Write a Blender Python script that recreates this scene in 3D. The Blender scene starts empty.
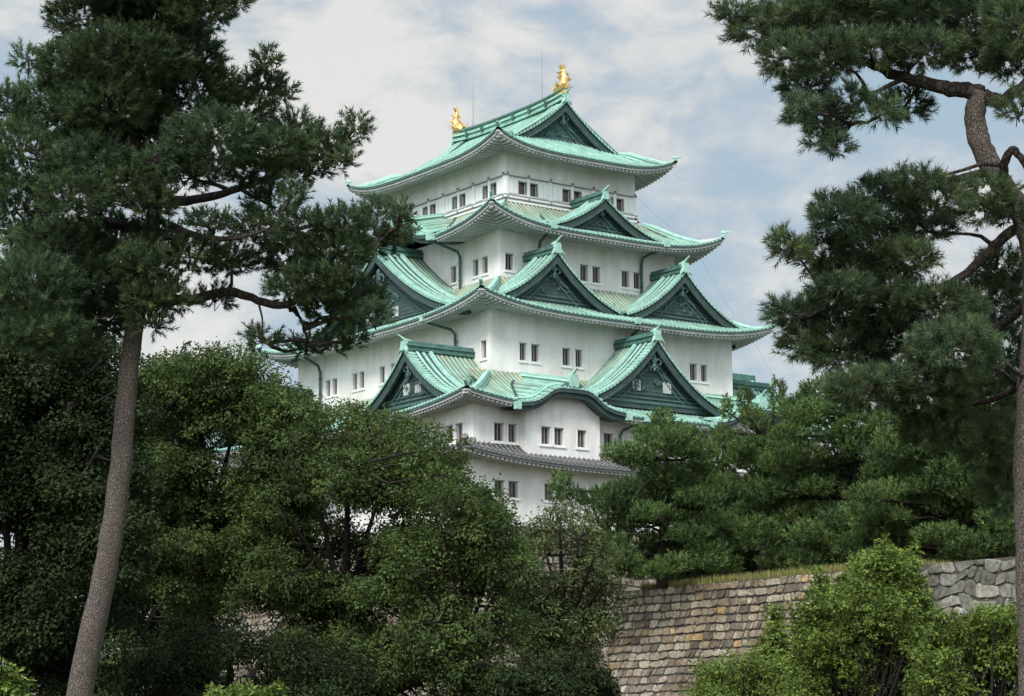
import bpy, math, random
import numpy as np
from mathutils import Vector, Matrix
from math import pi, sin, cos, sqrt

scene = bpy.context.scene
COL = scene.collection

# ------------------------------------------------------------------ camera
CAM = np.array([-102.524, -141.717, 1.6])
YAW, PITCH, ROLL, FPX = math.radians(54.06), math.radians(10.09), math.radians(-0.334), 2218.8
W_, H_ = 1024, 696
FWD = np.array([cos(YAW)*cos(PITCH), sin(YAW)*cos(PITCH), sin(PITCH)])
_R = np.array([sin(YAW), -cos(YAW), 0.0]); _U = np.cross(_R, FWD)
RGT = _R*cos(ROLL) + _U*sin(ROLL); UPV = _U*cos(ROLL) - _R*sin(ROLL)
cam_data = bpy.data.cameras.new('camera'); cam = bpy.data.objects.new('camera', cam_data); COL.objects.link(cam)
m = Matrix(((RGT[0], UPV[0], -FWD[0]), (RGT[1], UPV[1], -FWD[1]), (RGT[2], UPV[2], -FWD[2])))
cam.matrix_world = Matrix.Translation(Vector(CAM)) @ m.to_4x4()
cam_data.sensor_width = 36.0; cam_data.lens = FPX*36.0/W_
cam_data.clip_start = 0.5; cam_data.clip_end = 6000
scene.camera = cam
HF = np.array([cos(YAW), sin(YAW), 0.0]); HR = np.array([sin(YAW), -cos(YAW), 0.0])

# ------------------------------------------------------------------ world: pale broken cloud over a blue sky
SUN_EL, SUN_AZ = math.radians(42), math.radians(216)      # azimuth of the sun measured from +X, counter-clockwise
world = bpy.data.worlds.new('World'); scene.world = world; world.use_nodes = True
nt = world.node_tree; nt.nodes.clear(); N = nt.nodes.new; L = nt.links.new
out = N('ShaderNodeOutputWorld'); bg = N('ShaderNodeBackground'); L(bg.outputs[0], out.inputs[0])
bg.inputs['Strength'].default_value = 0.1
sky = N('ShaderNodeTexSky'); sky.sky_type = 'NISHITA'; sky.sun_disc = False
sky.sun_elevation = SUN_EL; sky.sun_rotation = math.radians(90) - SUN_AZ
sky.air_density = 1.0; sky.dust_density = 1.5; sky.ozone_density = 1.2
tc = N('ShaderNodeTexCoord')
mp = N('ShaderNodeMapping'); mp.inputs['Scale'].default_value = (1.0, 1.0, 2.1); mp.inputs['Location'].default_value = (0.31, 0.12, 0.05)
L(tc.outputs['Generated'], mp.inputs[0])
def noise(scale, detail, rough, dist=0.0, src=None):
    n = N('ShaderNodeTexNoise'); n.inputs['Scale'].default_value = scale; n.inputs['Detail'].default_value = detail
    n.inputs['Roughness'].default_value = rough; n.inputs['Distortion'].default_value = dist
    L(src or mp.outputs[0], n.inputs['Vector']); return n
def ramp(src, stops):
    r = N('ShaderNodeValToRGB'); L(src, r.inputs[0]); e = r.color_ramp.elements
    while len(e) < len(stops): e.new(0.5)
    for k, (p, c) in enumerate(stops):
        e[k].position = p; e[k].color = (*c, 1) if len(c) == 3 else c
    return r
def mixc(fac, a, b):
    x = N('ShaderNodeMix'); x.data_type = 'RGBA'
    if hasattr(fac, 'links') or not isinstance(fac, float): L(fac, x.inputs[0])
    else: x.inputs[0].default_value = fac
    for s, v in ((6, a), (7, b)):
        if isinstance(v, tuple): x.inputs[s].default_value = (*v, 1)
        else: L(v, x.inputs[s])
    return x.outputs[2]
n1 = noise(9.0, 9, 0.58, 0.35); n2 = noise(21.0, 8, 0.60, 0.3)
def math_(op, a_, b_):
    x = N('ShaderNodeMath'); x.operation = op
    for i_, v in enumerate((a_, b_)):
        if isinstance(v, (int, float)): x.inputs[i_].default_value = v
        else: L(v, x.inputs[i_])
    return x.outputs[0]
def bank(px, py, rad, amt):
    """a soft cloud bank in the direction of a compass bearing and height"""
    d = FWD + RGT*((px-512)/FPX) + UPV*((348-py)/FPX); d = d/np.linalg.norm(d)
    v = N('ShaderNodeVectorMath'); v.operation = 'DISTANCE'; L(tc.outputs['Generated'], v.inputs[0]); v.inputs[1].default_value = tuple(d)
    r = N('ShaderNodeMapRange'); r.interpolation_type = 'SMOOTHSTEP'; L(v.outputs['Value'], r.inputs[0])
    r.inputs[1].default_value = rad/FPX; r.inputs[2].default_value = 0.0; r.inputs[3].default_value = 0.0; r.inputs[4].default_value = amt
    return r.outputs[0]
f = math_('ADD', math_('MULTIPLY', n1.outputs[0], 1.25), math_('MULTIPLY', n2.outputs[0], 0.85))
f = math_('SUBTRACT', f, 0.45)
for q in ((300, 50, 190, 0.17), (390, 150, 130, 0.08), (690, 70, 150, 0.16), (800, 120, 110, 0.10), (820, 190, 60, 0.10), (930, 200, 120, 0.06), (200, 330, 120, 0.12), (560, 60, 95, -0.10), (720, 270, 140, -0.15), (650, 190, 90, -0.06), (20, 60, 90, -0.08), (760, 350, 110, -0.04)):
    f = math_('ADD', f, bank(*q))
body = ramp(f, [(0.42, (2.25, 2.95, 3.4)), (0.52, (2.55, 3.05, 3.45)), (0.62, (3.1, 3.4, 3.6)), (0.72, (3.9, 3.95, 3.85)), (0.84, (4.6, 4.5, 4.25))])
c0 = mixc(0.90, sky.outputs[0], body.outputs[0])
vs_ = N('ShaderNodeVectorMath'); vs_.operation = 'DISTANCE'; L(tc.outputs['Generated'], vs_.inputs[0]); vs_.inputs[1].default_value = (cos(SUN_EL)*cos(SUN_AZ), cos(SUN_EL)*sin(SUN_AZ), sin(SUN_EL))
gl = N('ShaderNodeMapRange'); gl.interpolation_type = 'SMOOTHSTEP'; L(vs_.outputs['Value'], gl.inputs[0]); gl.inputs[1].default_value = 1.35; gl.inputs[2].default_value = 0.0; gl.inputs[3].default_value = 1.0; gl.inputs[4].default_value = 3.9  # sky brightened around the sun, out of view, added to light foliage and walls
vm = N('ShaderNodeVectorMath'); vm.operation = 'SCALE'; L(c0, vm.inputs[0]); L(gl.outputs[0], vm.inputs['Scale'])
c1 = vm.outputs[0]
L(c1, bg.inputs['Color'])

sun = bpy.data.lights.new('sun', 'SUN'); sun.energy = 1.5; sun.angle = math.radians(14); sun.color = (1.0, 0.95, 0.87)
so = bpy.data.objects.new('sun', sun); COL.objects.link(so)
sd = Vector((cos(SUN_EL)*cos(SUN_AZ), cos(SUN_EL)*sin(SUN_AZ), sin(SUN_EL)))
so.rotation_euler = sd.to_track_quat('Z', 'Y').to_euler()
scene.view_settings.view_transform = 'Standard'; scene.view_settings.look = 'None'
scene.view_settings.gamma = 1.0; scene.view_settings.exposure = 0.84; scene.view_settings.use_curve_mapping = False

# ------------------------------------------------------------------ materials
def mat(name, col, rough=0.7, metal=0.0, var=None, scale=1.0, bump=0.0, bscale=8.0, attr=None, col2=None, stretch=(1, 1, 1), translucent=0.0, spec=0.3, macro=None, mscale=0.22):
    mt = bpy.data.materials.new(name); mt.use_nodes = True
    t = mt.node_tree; b = t.nodes['Principled BSDF']
    b.inputs['Roughness'].default_value = rough; b.inputs['Metallic'].default_value = metal
    b.inputs['Specular IOR Level'].default_value = 0.08 if translucent else spec
    b.inputs['Base Color'].default_value = (*col, 1)
    tcn = t.nodes.new('ShaderNodeTexCoord'); mpn = t.nodes.new('ShaderNodeMapping'); mpn.inputs['Scale'].default_value = stretch
    t.links.new(tcn.outputs['Object'], mpn.inputs[0])
    cur = None
    if col2 is not None:
        n = t.nodes.new('ShaderNodeTexNoise'); n.inputs['Scale'].default_value = scale; n.inputs['Detail'].default_value = 6; n.inputs['Roughness'].default_value = 0.65
        t.links.new(mpn.outputs[0], n.inputs['Vector'])
        r = t.nodes.new('ShaderNodeMapRange'); r.inputs[1].default_value = 0.36; r.inputs[2].default_value = 0.66
        t.links.new(n.outputs[0], r.inputs[0])
        x = t.nodes.new('ShaderNodeMix'); x.data_type = 'RGBA'; x.inputs[6].default_value = (*col, 1); x.inputs[7].default_value = (*col2, 1)
        t.links.new(r.outputs[0], x.inputs[0]); cur = x.outputs[2]
    if macro:
        n = t.nodes.new('ShaderNodeTexNoise'); n.inputs['Scale'].default_value = mscale; n.inputs['Detail'].default_value = 7; n.inputs['Roughness'].default_value = 0.6
        t.links.new(tcn.outputs['Object'], n.inputs['Vector'])
        r = t.nodes.new('ShaderNodeMapRange'); r.inputs[1].default_value = 0.45; r.inputs[2].default_value = 0.62; t.links.new(n.outputs[0], r.inputs[0])
        x = t.nodes.new('ShaderNodeMix'); x.data_type = 'RGBA'; x.blend_type = 'MULTIPLY'; t.links.new(r.outputs[0], x.inputs[0]); t.links.new(cur, x.inputs[6]); x.inputs[7].default_value = (*macro, 1); cur = x.outputs[2]
    if attr:
        a = t.nodes.new('ShaderNodeAttribute'); a.attribute_name = attr
        x = t.nodes.new('ShaderNodeMix'); x.data_type = 'RGBA'; x.blend_type = 'MULTIPLY'; x.inputs[0].default_value = 1.0
        if cur: t.links.new(cur, x.inputs[6])
        else: x.inputs[6].default_value = (*col, 1)
        t.links.new(a.outputs['Color'], x.inputs[7]); cur = x.outputs[2]
    if cur: t.links.new(cur, b.inputs['Base Color'])
    if bump:
        n = t.nodes.new('ShaderNodeTexNoise'); n.inputs['Scale'].default_value = bscale; n.inputs['Detail'].default_value = 5
        t.links.new(mpn.outputs[0], n.inputs['Vector'])
        bp = t.nodes.new('ShaderNodeBump'); bp.inputs['Strength'].default_value = bump; bp.inputs['Distance'].default_value = 0.05
        t.links.new(n.outputs[0], bp.inputs['Height']); t.links.new(bp.outputs[0], b.inputs['Normal'])
    if translucent:
        tr = t.nodes.new('ShaderNodeBsdfTranslucent'); ms = t.nodes.new('ShaderNodeMixShader'); ms.inputs[0].default_value = translucent
        if cur: t.links.new(cur, tr.inputs[0])
        else: tr.inputs[0].default_value = (*col, 1)
        o = t.nodes['Material Output']
        t.links.new(b.outputs[0], ms.inputs[1]); t.links.new(tr.outputs[0], ms.inputs[2]); t.links.new(ms.outputs[0], o.inputs[0])
    return mt

M = {}
M['copper'] = mat('verdigris_copper', (0.33, 0.57, 0.475), 0.6, col2=(0.21, 0.40, 0.33), scale=1.3, bump=0.25, bscale=5, attr='tint', macro=(0.80, 0.76, 0.72), mscale=0.35)
M['copper_edge'] = mat('verdigris_edge_tiles', (0.40, 0.64, 0.55), 0.6, col2=(0.24, 0.44, 0.37), scale=2.5)
M['copper_mid'] = mat('weathered_copper_ridge', (0.085, 0.20, 0.165), 0.6, col2=(0.04, 0.09, 0.08), scale=2.2, bump=0.3)
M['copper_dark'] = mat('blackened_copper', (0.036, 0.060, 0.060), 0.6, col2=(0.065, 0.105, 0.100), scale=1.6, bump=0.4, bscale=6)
M['copper_trim'] = mat('dull_copper_trim', (0.095, 0.17, 0.162), 0.6, col2=(0.05, 0.10, 0.097), scale=3)
M['plaster'] = mat('white_lime_plaster', (0.82, 0.82, 0.80), 0.9, col2=(0.70, 0.69, 0.66), scale=1.5, bump=0.25, bscale=4, stretch=(1, 1, 0.22), macro=(0.84, 0.83, 0.80))
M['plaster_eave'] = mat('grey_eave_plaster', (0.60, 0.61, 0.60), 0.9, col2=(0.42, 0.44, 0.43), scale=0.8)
M['tile'] = mat('grey_clay_tile', (0.075, 0.075, 0.075), 0.6, col2=(0.34, 0.335, 0.33), scale=5.5, bump=0.3, attr='tint')
M['tile_edge'] = mat('pale_tile_ends', (0.22, 0.22, 0.22), 0.7, col2=(0.16, 0.16, 0.16), scale=3)
M['glass'] = mat('dark_window_opening', (0.035, 0.04, 0.045), 0.25, spec=0.5)
M['blind'] = mat('brown_window_blind', (0.16, 0.11, 0.105), 0.8)
M['bar'] = mat('window_bar', (0.30, 0.27, 0.26), 0.7)
M['white'] = mat('white_painted_panel', (0.80, 0.81, 0.80), 0.6)
M['line'] = mat('dark_rail_line', (0.22, 0.235, 0.24), 0.6)
M['gold'] = mat('gold_leaf', (0.95, 0.69, 0.30), 0.32, metal=0.7, col2=(0.80, 0.50, 0.18), scale=6, bump=0.5, bscale=14)
M['pipe'] = mat('green_downpipe', (0.06, 0.15, 0.13), 0.5, col2=(0.035, 0.06, 0.055), scale=2)
M['metal'] = mat('dull_metal', (0.28, 0.30, 0.32), 0.5)
M['soil'] = mat('bare_earth', (0.10, 0.085, 0.06), 0.95, col2=(0.05, 0.055, 0.03), scale=0.4)
M['turf'] = mat('rough_turf', (0.045, 0.06, 0.022), 0.95, col2=(0.08, 0.08, 0.035), scale=0.25)
M['stone'] = mat('old_granite', (1.0, 1.0, 1.0), 0.9, col2=(0.52, 0.49, 0.44), scale=6, bump=1.0, bscale=7, attr='tint', macro=(0.58, 0.54, 0.47), mscale=0.45)
M['mortar'] = mat('dark_wall_joints', (0.07, 0.062, 0.052), 0.95)

def bark(name, c1, c2, sc=9.0):
    mt = mat(name, c1, 0.95, col2=c2, scale=5, attr=None)
    t = mt.node_tree; b = t.nodes['Principled BSDF']
    tcn = t.nodes.new('ShaderNodeTexCoord'); mpn = t.nodes.new('ShaderNodeMapping'); mpn.inputs['Scale'].default_value = (1, 1, 0.45)
    v = t.nodes.new('ShaderNodeTexVoronoi'); v.feature = 'DISTANCE_TO_EDGE'; v.inputs['Scale'].default_value = sc
    n = t.nodes.new('ShaderNodeTexNoise'); n.inputs['Scale'].default_value = 6; n.inputs['Detail'].default_value = 4
    ad = t.nodes.new('ShaderNodeMix'); ad.data_type = 'VECTOR'; ad.inputs[0].default_value = 0.12
    t.links.new(tcn.outputs['Object'], mpn.inputs[0]); t.links.new(mpn.outputs[0], n.inputs['Vector'])
    t.links.new(mpn.outputs[0], ad.inputs[4]); t.links.new(n.outputs['Color'], ad.inputs[5]); t.links.new(ad.outputs[1], v.inputs['Vector'])
    r = t.nodes.new('ShaderNodeMapRange'); r.inputs[1].default_value = 0.0; r.inputs[2].default_value = 0.16
    t.links.new(v.outputs['Distance'], r.inputs[0])
    old = b.inputs['Base Color'].links[0].from_socket
    x = t.nodes.new('ShaderNodeMix'); x.data_type = 'RGBA'; x.inputs[6].default_value = (c1[0]*0.5, c1[1]*0.48, c1[2]*0.46, 1)
    t.links.new(r.outputs[0], x.inputs[0]); t.links.new(old, x.inputs[7]); t.links.new(x.outputs[2], b.inputs['Base Color'])
    bp = t.nodes.new('ShaderNodeBump'); bp.inputs['Strength'].default_value = 0.8; bp.inputs['Distance'].default_value = 0.03
    t.links.new(r.outputs[0], bp.inputs['Height']); t.links.new(bp.outputs[0], b.inputs['Normal'])
    return mt
M['bark_pine'] = bark('plated_pine_bark', (0.20, 0.165, 0.145), (0.15, 0.122, 0.106), 52)
M['bark_limb'] = bark('dark_pine_limb', (0.085, 0.066, 0.056), (0.05, 0.04, 0.035), 18)
M['bark_dark'] = bark('dark_bark', (0.038, 0.030, 0.025), (0.022, 0.018, 0.015), 12)
M['needle_left'] = mat('pine_needles_deep', (0.074, 0.118, 0.066), 0.75, attr='tint', translucent=0.35)
M['needle_right'] = mat('pine_needles_olive', (0.078, 0.120, 0.070), 0.75, attr='tint', translucent=0.35)
M['needle_far'] = mat('pine_needles_fresh', (0.086, 0.143, 0.056), 0.75, attr='tint', translucent=0.3)
M['leaf'] = mat('broad_leaves', (0.076, 0.116, 0.042), 0.75, attr='tint', translucent=0.35)
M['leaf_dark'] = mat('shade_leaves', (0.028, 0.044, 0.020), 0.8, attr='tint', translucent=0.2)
M['leaf_olive'] = mat('olive_leaves', (0.088, 0.116, 0.052), 0.75, attr='tint', translucent=0.25)
M['leaf_bright'] = mat('fresh_shrub_leaves', (0.130, 0.190, 0.050), 0.7, attr='tint', translucent=0.35)
M['grass'] = mat('dry_grass', (0.24, 0.23, 0.085), 0.9, attr='tint', translucent=0.2)

# ------------------------------------------------------------------ mesh building
class MB:
    def __init__(s): s.V = []; s.F = []; s.m = []; s.mats = []; s.tint = {}
    def mi(s, mt):
        if mt not in s.mats: s.mats.append(mt)
        return s.mats.index(mt)
    def add(s, vs, fs, mt, tint=None):
        o = len(s.V); s.V += [tuple(v) for v in vs]; k = s.mi(mt)
        for f in fs: s.F.append(tuple(i+o for i in f)); s.m.append(k)
        if tint is not None:
            for i in range(len(vs)): s.tint[o+i] = tint[i] if isinstance(tint, list) else tint
        return o
    def grid(s, rows, mt, tint=None):
        nr, nc = len(rows), len(rows[0]); vs = [p for r in rows for p in r]
        fs = [(i*nc+j, i*nc+j+1, (i+1)*nc+j+1, (i+1)*nc+j) for i in range(nr-1) for j in range(nc-1)]
        s.add(vs, fs, mt, tint)
    def box(s, x0, x1, y0, y1, z0, z1, mt, T=None):
        vs = [(x, y, z) for z in (z0, z1) for x, y in ((x0, y0), (x1, y0), (x1, y1), (x0, y1))]
        if T: vs = [T(*v) for v in vs]
        s.add(vs, [(0, 3, 2, 1), (4, 5, 6, 7), (0, 1, 5, 4), (1, 2, 6, 5), (2, 3, 7, 6), (3, 0, 4, 7)], mt)
    def sweep(s, path, w, h, mt, zoff=0.0, taper=None):
        """rectangular section swept along a path; zoff is where its underside lies above the path"""
        n = len(path); vs = []
        P = [Vector(p) for p in path]
        for i in range(n):
            d = (P[min(i+1, n-1)] - P[max(i-1, 0)]); d.z = 0
            if d.length < 1e-6: d = Vector((1, 0, 0))
            d.normalize(); sd_ = Vector((-d.y, d.x, 0)); k = taper[i] if taper else 1.0
            zo = zoff*k if taper else zoff
            vs += [P[i]+sd_*w*k/2+Vector((0, 0, zo)), P[i]-sd_*w*k/2+Vector((0, 0, zo)),
                   P[i]-sd_*w*k*0.36+Vector((0, 0, zo+h*k)), P[i]+sd_*w*k*0.36+Vector((0, 0, zo+h*k))]
        fs = [(0, 1, 2, 3), tuple(4*(n-1)+j for j in (3, 2, 1, 0))]
        for i in range(n-1):
            for j in range(4):
                a, b = 4*i+j, 4*i+(j+1) % 4
                fs.append((a, a+4, b+4, b))
        s.add(vs, fs, mt)
    def tube(s, path, rad, mt, n=8, tint=None, cap=True):
        P = [Vector(p) for p in path]; vs = []; R_ = rad if isinstance(rad, (list, tuple)) else [rad]*len(P)
        ref = Vector((0.31, 0.17, 0.94)).normalized(); prev = None
        for i, p in enumerate(P):
            d = (P[min(i+1, len(P)-1)]-P[max(i-1, 0)]).normalized()
            if prev is None: a = d.cross(ref if abs(d.dot(ref)) < 0.95 else Vector((1, 0, 0))).normalized()
            else:
                a = prev - d*prev.dot(d); a.normalize()
            prev = a; b = d.cross(a)
            for k in range(n):
                t = 2*pi*k/n; vs.append(p + (a*cos(t)+b*sin(t))*R_[i])
        fs = []
        for i in range(len(P)-1):
            for k in range(n): fs.append((i*n+k, i*n+(k+1) % n, (i+1)*n+(k+1) % n, (i+1)*n+k))
        if cap: fs += [tuple(range(n))[::-1], tuple((len(P)-1)*n+k for k in range(n))]
        s.add(vs, fs, mt, tint)
    def ball(s, c, r, mt, n=8, T=None):
        rr = r if isinstance(r, tuple) else (r, r, r); rows = []
        for i in range(n//2+1):
            th = pi*i/(n//2); row = []
            for k in range(n+1):
                ph = 2*pi*k/n; q = (c[0]+rr[0]*sin(th)*cos(ph), c[1]+rr[1]*sin(th)*sin(ph), c[2]+rr[2]*cos(th))
                row.append(T(*q) if T else q)
            rows.append(row)
        s.grid(rows, mt)
    def build(s, name, parent=None, smooth=False):
        me = bpy.data.meshes.new(name); me.from_pydata(s.V, [], s.F)
        for mt in s.mats: me.materials.append(M[mt])
        me.polygons.foreach_set('material_index', s.m)
        if smooth: me.polygons.foreach_set('use_smooth', [True]*len(s.F))
        if s.tint or any(x in ('copper', 'stone', 'tile') for x in s.mats):
            a = me.color_attributes.new('tint', 'FLOAT_COLOR', 'POINT'); arr = np.ones((len(s.V), 4), np.float32)
            for k, c in s.tint.items(): arr[k, :3] = c
            a.data.foreach_set('color', arr.ravel())
        me.update(); o = bpy.data.objects.new(name, me); COL.objects.link(o)
        if parent: o.parent = parent
        return o

def tag(o, label=None, cat=None, group=None, kind=None):
    if label: o['label'] = label
    if cat: o['category'] = cat
    if group: o['group'] = group
    if kind: o['kind'] = kind
    return o
def empty(name, loc=(0, 0, 0)):
    o = bpy.data.objects.new(name, None); COL.objects.link(o); o.empty_display_size = 0.5; o.location = loc; return o

# ================================================================== CASTLE KEEP
keep = empty('castle_keep', (0, 0, 0))
tag(keep, 'white five-storey castle keep with green copper roofs and golden fish on the ridge', 'castle')

def TR(side):
    return {'front': lambda u, d, z: (u, -d, z), 'left': lambda u, d, z: (-d, -u, z),
            'back': lambda u, d, z: (-u, d, z), 'right': lambda u, d, z: (d, u, z)}[side]
SIDES = ('front', 'left', 'back', 'right')
HALF = {5: (6.36, 8.35), 4: (8.47, 10.54), 3: (11.56, 13.6), 2: (16.07, 17.83), 1: (16.07, 17.83)}
def prof(v, k=0.5): return k*v + (1-k)*(1-(1-v)**2)

def rib_cols(lo, hi, per=0.40, wid=0.22, h=0.085):
    """positions along the eave with the height of the rounded batten at each"""
    c = []
    k0 = math.ceil((lo)/per); k1 = math.floor((hi)/per)
    c.append((lo, 0.0))
    for k in range(k0, k1+1):
        x = k*per
        for dx, f in ((-0.5, 0), (-0.28, 0.8), (0, 1), (0.28, 0.8), (0.5, 0)):
            q = x+dx*wid
            if lo < q < hi: c.append((q, h*f))
    c.append((hi, 0.0))
    return c

# roofs --------------------------------------------------------------
ROOF = {  # inner half x, inner half y, z at wall, eave half x, eave half y, eave z mid, corner lift
    4: (6.36, 8.35, 42.25, 11.30, 13.38, 39.35, 1.45),
    3: (8.47, 10.54, 35.75, 14.02, 15.92, 32.40, 1.15),
    2: (11.56, 13.60, 27.95, 18.00, 19.77, 24.55, 0.95),
    1: (16.07, 17.83, 21.95, 18.05, 19.80, 20.75, 0.85)}
def roof_z(lv, u, d, side):
    ax, by, zi, A, B, ze, Lf = ROOF[lv]
    if side in ('front', 'back'): din, dout, half = by, B, A
    else: din, dout, half = ax, A, B
    v = (d-din)/(dout-din); v = max(0, min(1.1, v))
    return zi-(zi-ze)*prof(v) + Lf*abs(u/half)**4*v*v
def hip_path(lv, sx, sy, n=12, ext=0.12):
    ax, by, zi, A, B, ze, Lf = ROOF[lv]; P = []
    for i in range(n+1):
        v = i/n*(1+ext*0.3)
        P.append((sx*(ax+(A-ax)*v), sy*(by+(B-by)*v), zi-(zi-ze)*prof(min(v, 1)) + Lf*v**4*v*v))
    return P
def segs(lo, hi, cuts):
    out_ = []; a = lo
    for c0, c1 in sorted(cuts):
        if c0 > a: out_.append((a, c0))
        a = c1
    if a < hi: out_.append((a, hi))
    return out_

def under_eave(mb_trim, mb_raf, T, lo, hi, half, dwall, dout, zfun, zwall, step=0.38, big=True):
    """fascia boards, plastered rafter ends and the sloping soffit below an eave edge"""
    n = max(4, int((hi-lo)/0.6)); us = [lo+(hi-lo)*i/n for i in range(n+1)]
    def strip(d0, d1, z0, z1, mt):      # a solid board along the edge
        a = [T(u, d0, zfun(u)+z0) for u in us]; b = [T(u, d1, zfun(u)+z0) for u in us]
        c = [T(u, d1, zfun(u)+z1) for u in us]; e = [T(u, d0, zfun(u)+z1) for u in us]
        mb_trim.grid([a, b, c, e, a], mt)
        for q in (0, -1): mb_trim.add([a[q], b[q], c[q], e[q]], [(0, 1, 2, 3)], mt)
    strip(dout-0.30, dout+0.00, -0.20, -0.03, 'copper_trim' if big else 'line')
    strip(dout-0.45, dout-0.10, -0.36, -0.18, 'plaster_eave' if big else 'tile_edge')  # lowest roof: shade under the eave put into darker board colours
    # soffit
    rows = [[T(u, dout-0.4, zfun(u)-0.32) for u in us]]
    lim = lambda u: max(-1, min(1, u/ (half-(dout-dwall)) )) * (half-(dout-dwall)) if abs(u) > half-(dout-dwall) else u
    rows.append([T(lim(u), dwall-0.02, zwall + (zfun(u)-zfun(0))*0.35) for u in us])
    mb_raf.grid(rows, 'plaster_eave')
    # rafters
    k0 = math.ceil((lo+0.1)/step); k1 = math.floor((hi-0.1)/step)
    for k in range(k0, k1+1):
        u = k*step; w = 0.085
        inner = half-(dout-dwall)
        din = dwall if abs(u) <= inner else dwall+(abs(u)-inner)
        if din > dout-0.5: din = dout-0.5
        zi = zwall+(zfun(u)-zfun(0))*0.35 if abs(u) <= inner else None
        ze = zfun(u)-0.32
        f = (din-dwall)/max(0.01, (dout-0.4-dwall)); zi = (zwall+(zfun(u)-zfun(0))*0.35)*(1-f)+ze*f
        z0a, z1a = ze-0.20, ze-0.001; z0b, z1b = zi-0.20, zi-0.001; de = dout-0.22
        vs = [T(u-w, de, z0a), T(u+w, de, z0a), T(u+w, de, z1a), T(u-w, de, z1a),
              T(u-w, din, z0b), T(u+w, din, z0b), T(u+w, din, z1b), T(u-w, din, z1b)]
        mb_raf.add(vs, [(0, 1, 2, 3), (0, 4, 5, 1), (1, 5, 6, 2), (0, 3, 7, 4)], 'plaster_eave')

def rib_tint(t, h):
    k = 0.62 if h < 0.01 else 1.12  # darker in the pans between ribs, lighter on the ribs
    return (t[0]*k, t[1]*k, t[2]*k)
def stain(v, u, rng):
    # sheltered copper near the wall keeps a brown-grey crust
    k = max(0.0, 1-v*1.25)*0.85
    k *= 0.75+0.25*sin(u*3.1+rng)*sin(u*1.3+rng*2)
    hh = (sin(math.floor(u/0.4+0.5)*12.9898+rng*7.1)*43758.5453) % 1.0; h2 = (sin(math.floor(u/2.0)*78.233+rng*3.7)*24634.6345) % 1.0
    g = 1-0.26*hh*hh*(0.4+0.6*min(1, v))-0.14*h2; return ((1+0.50*k)*g, (1-0.20*k)*g, (1-0.32*k)*g)

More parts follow.
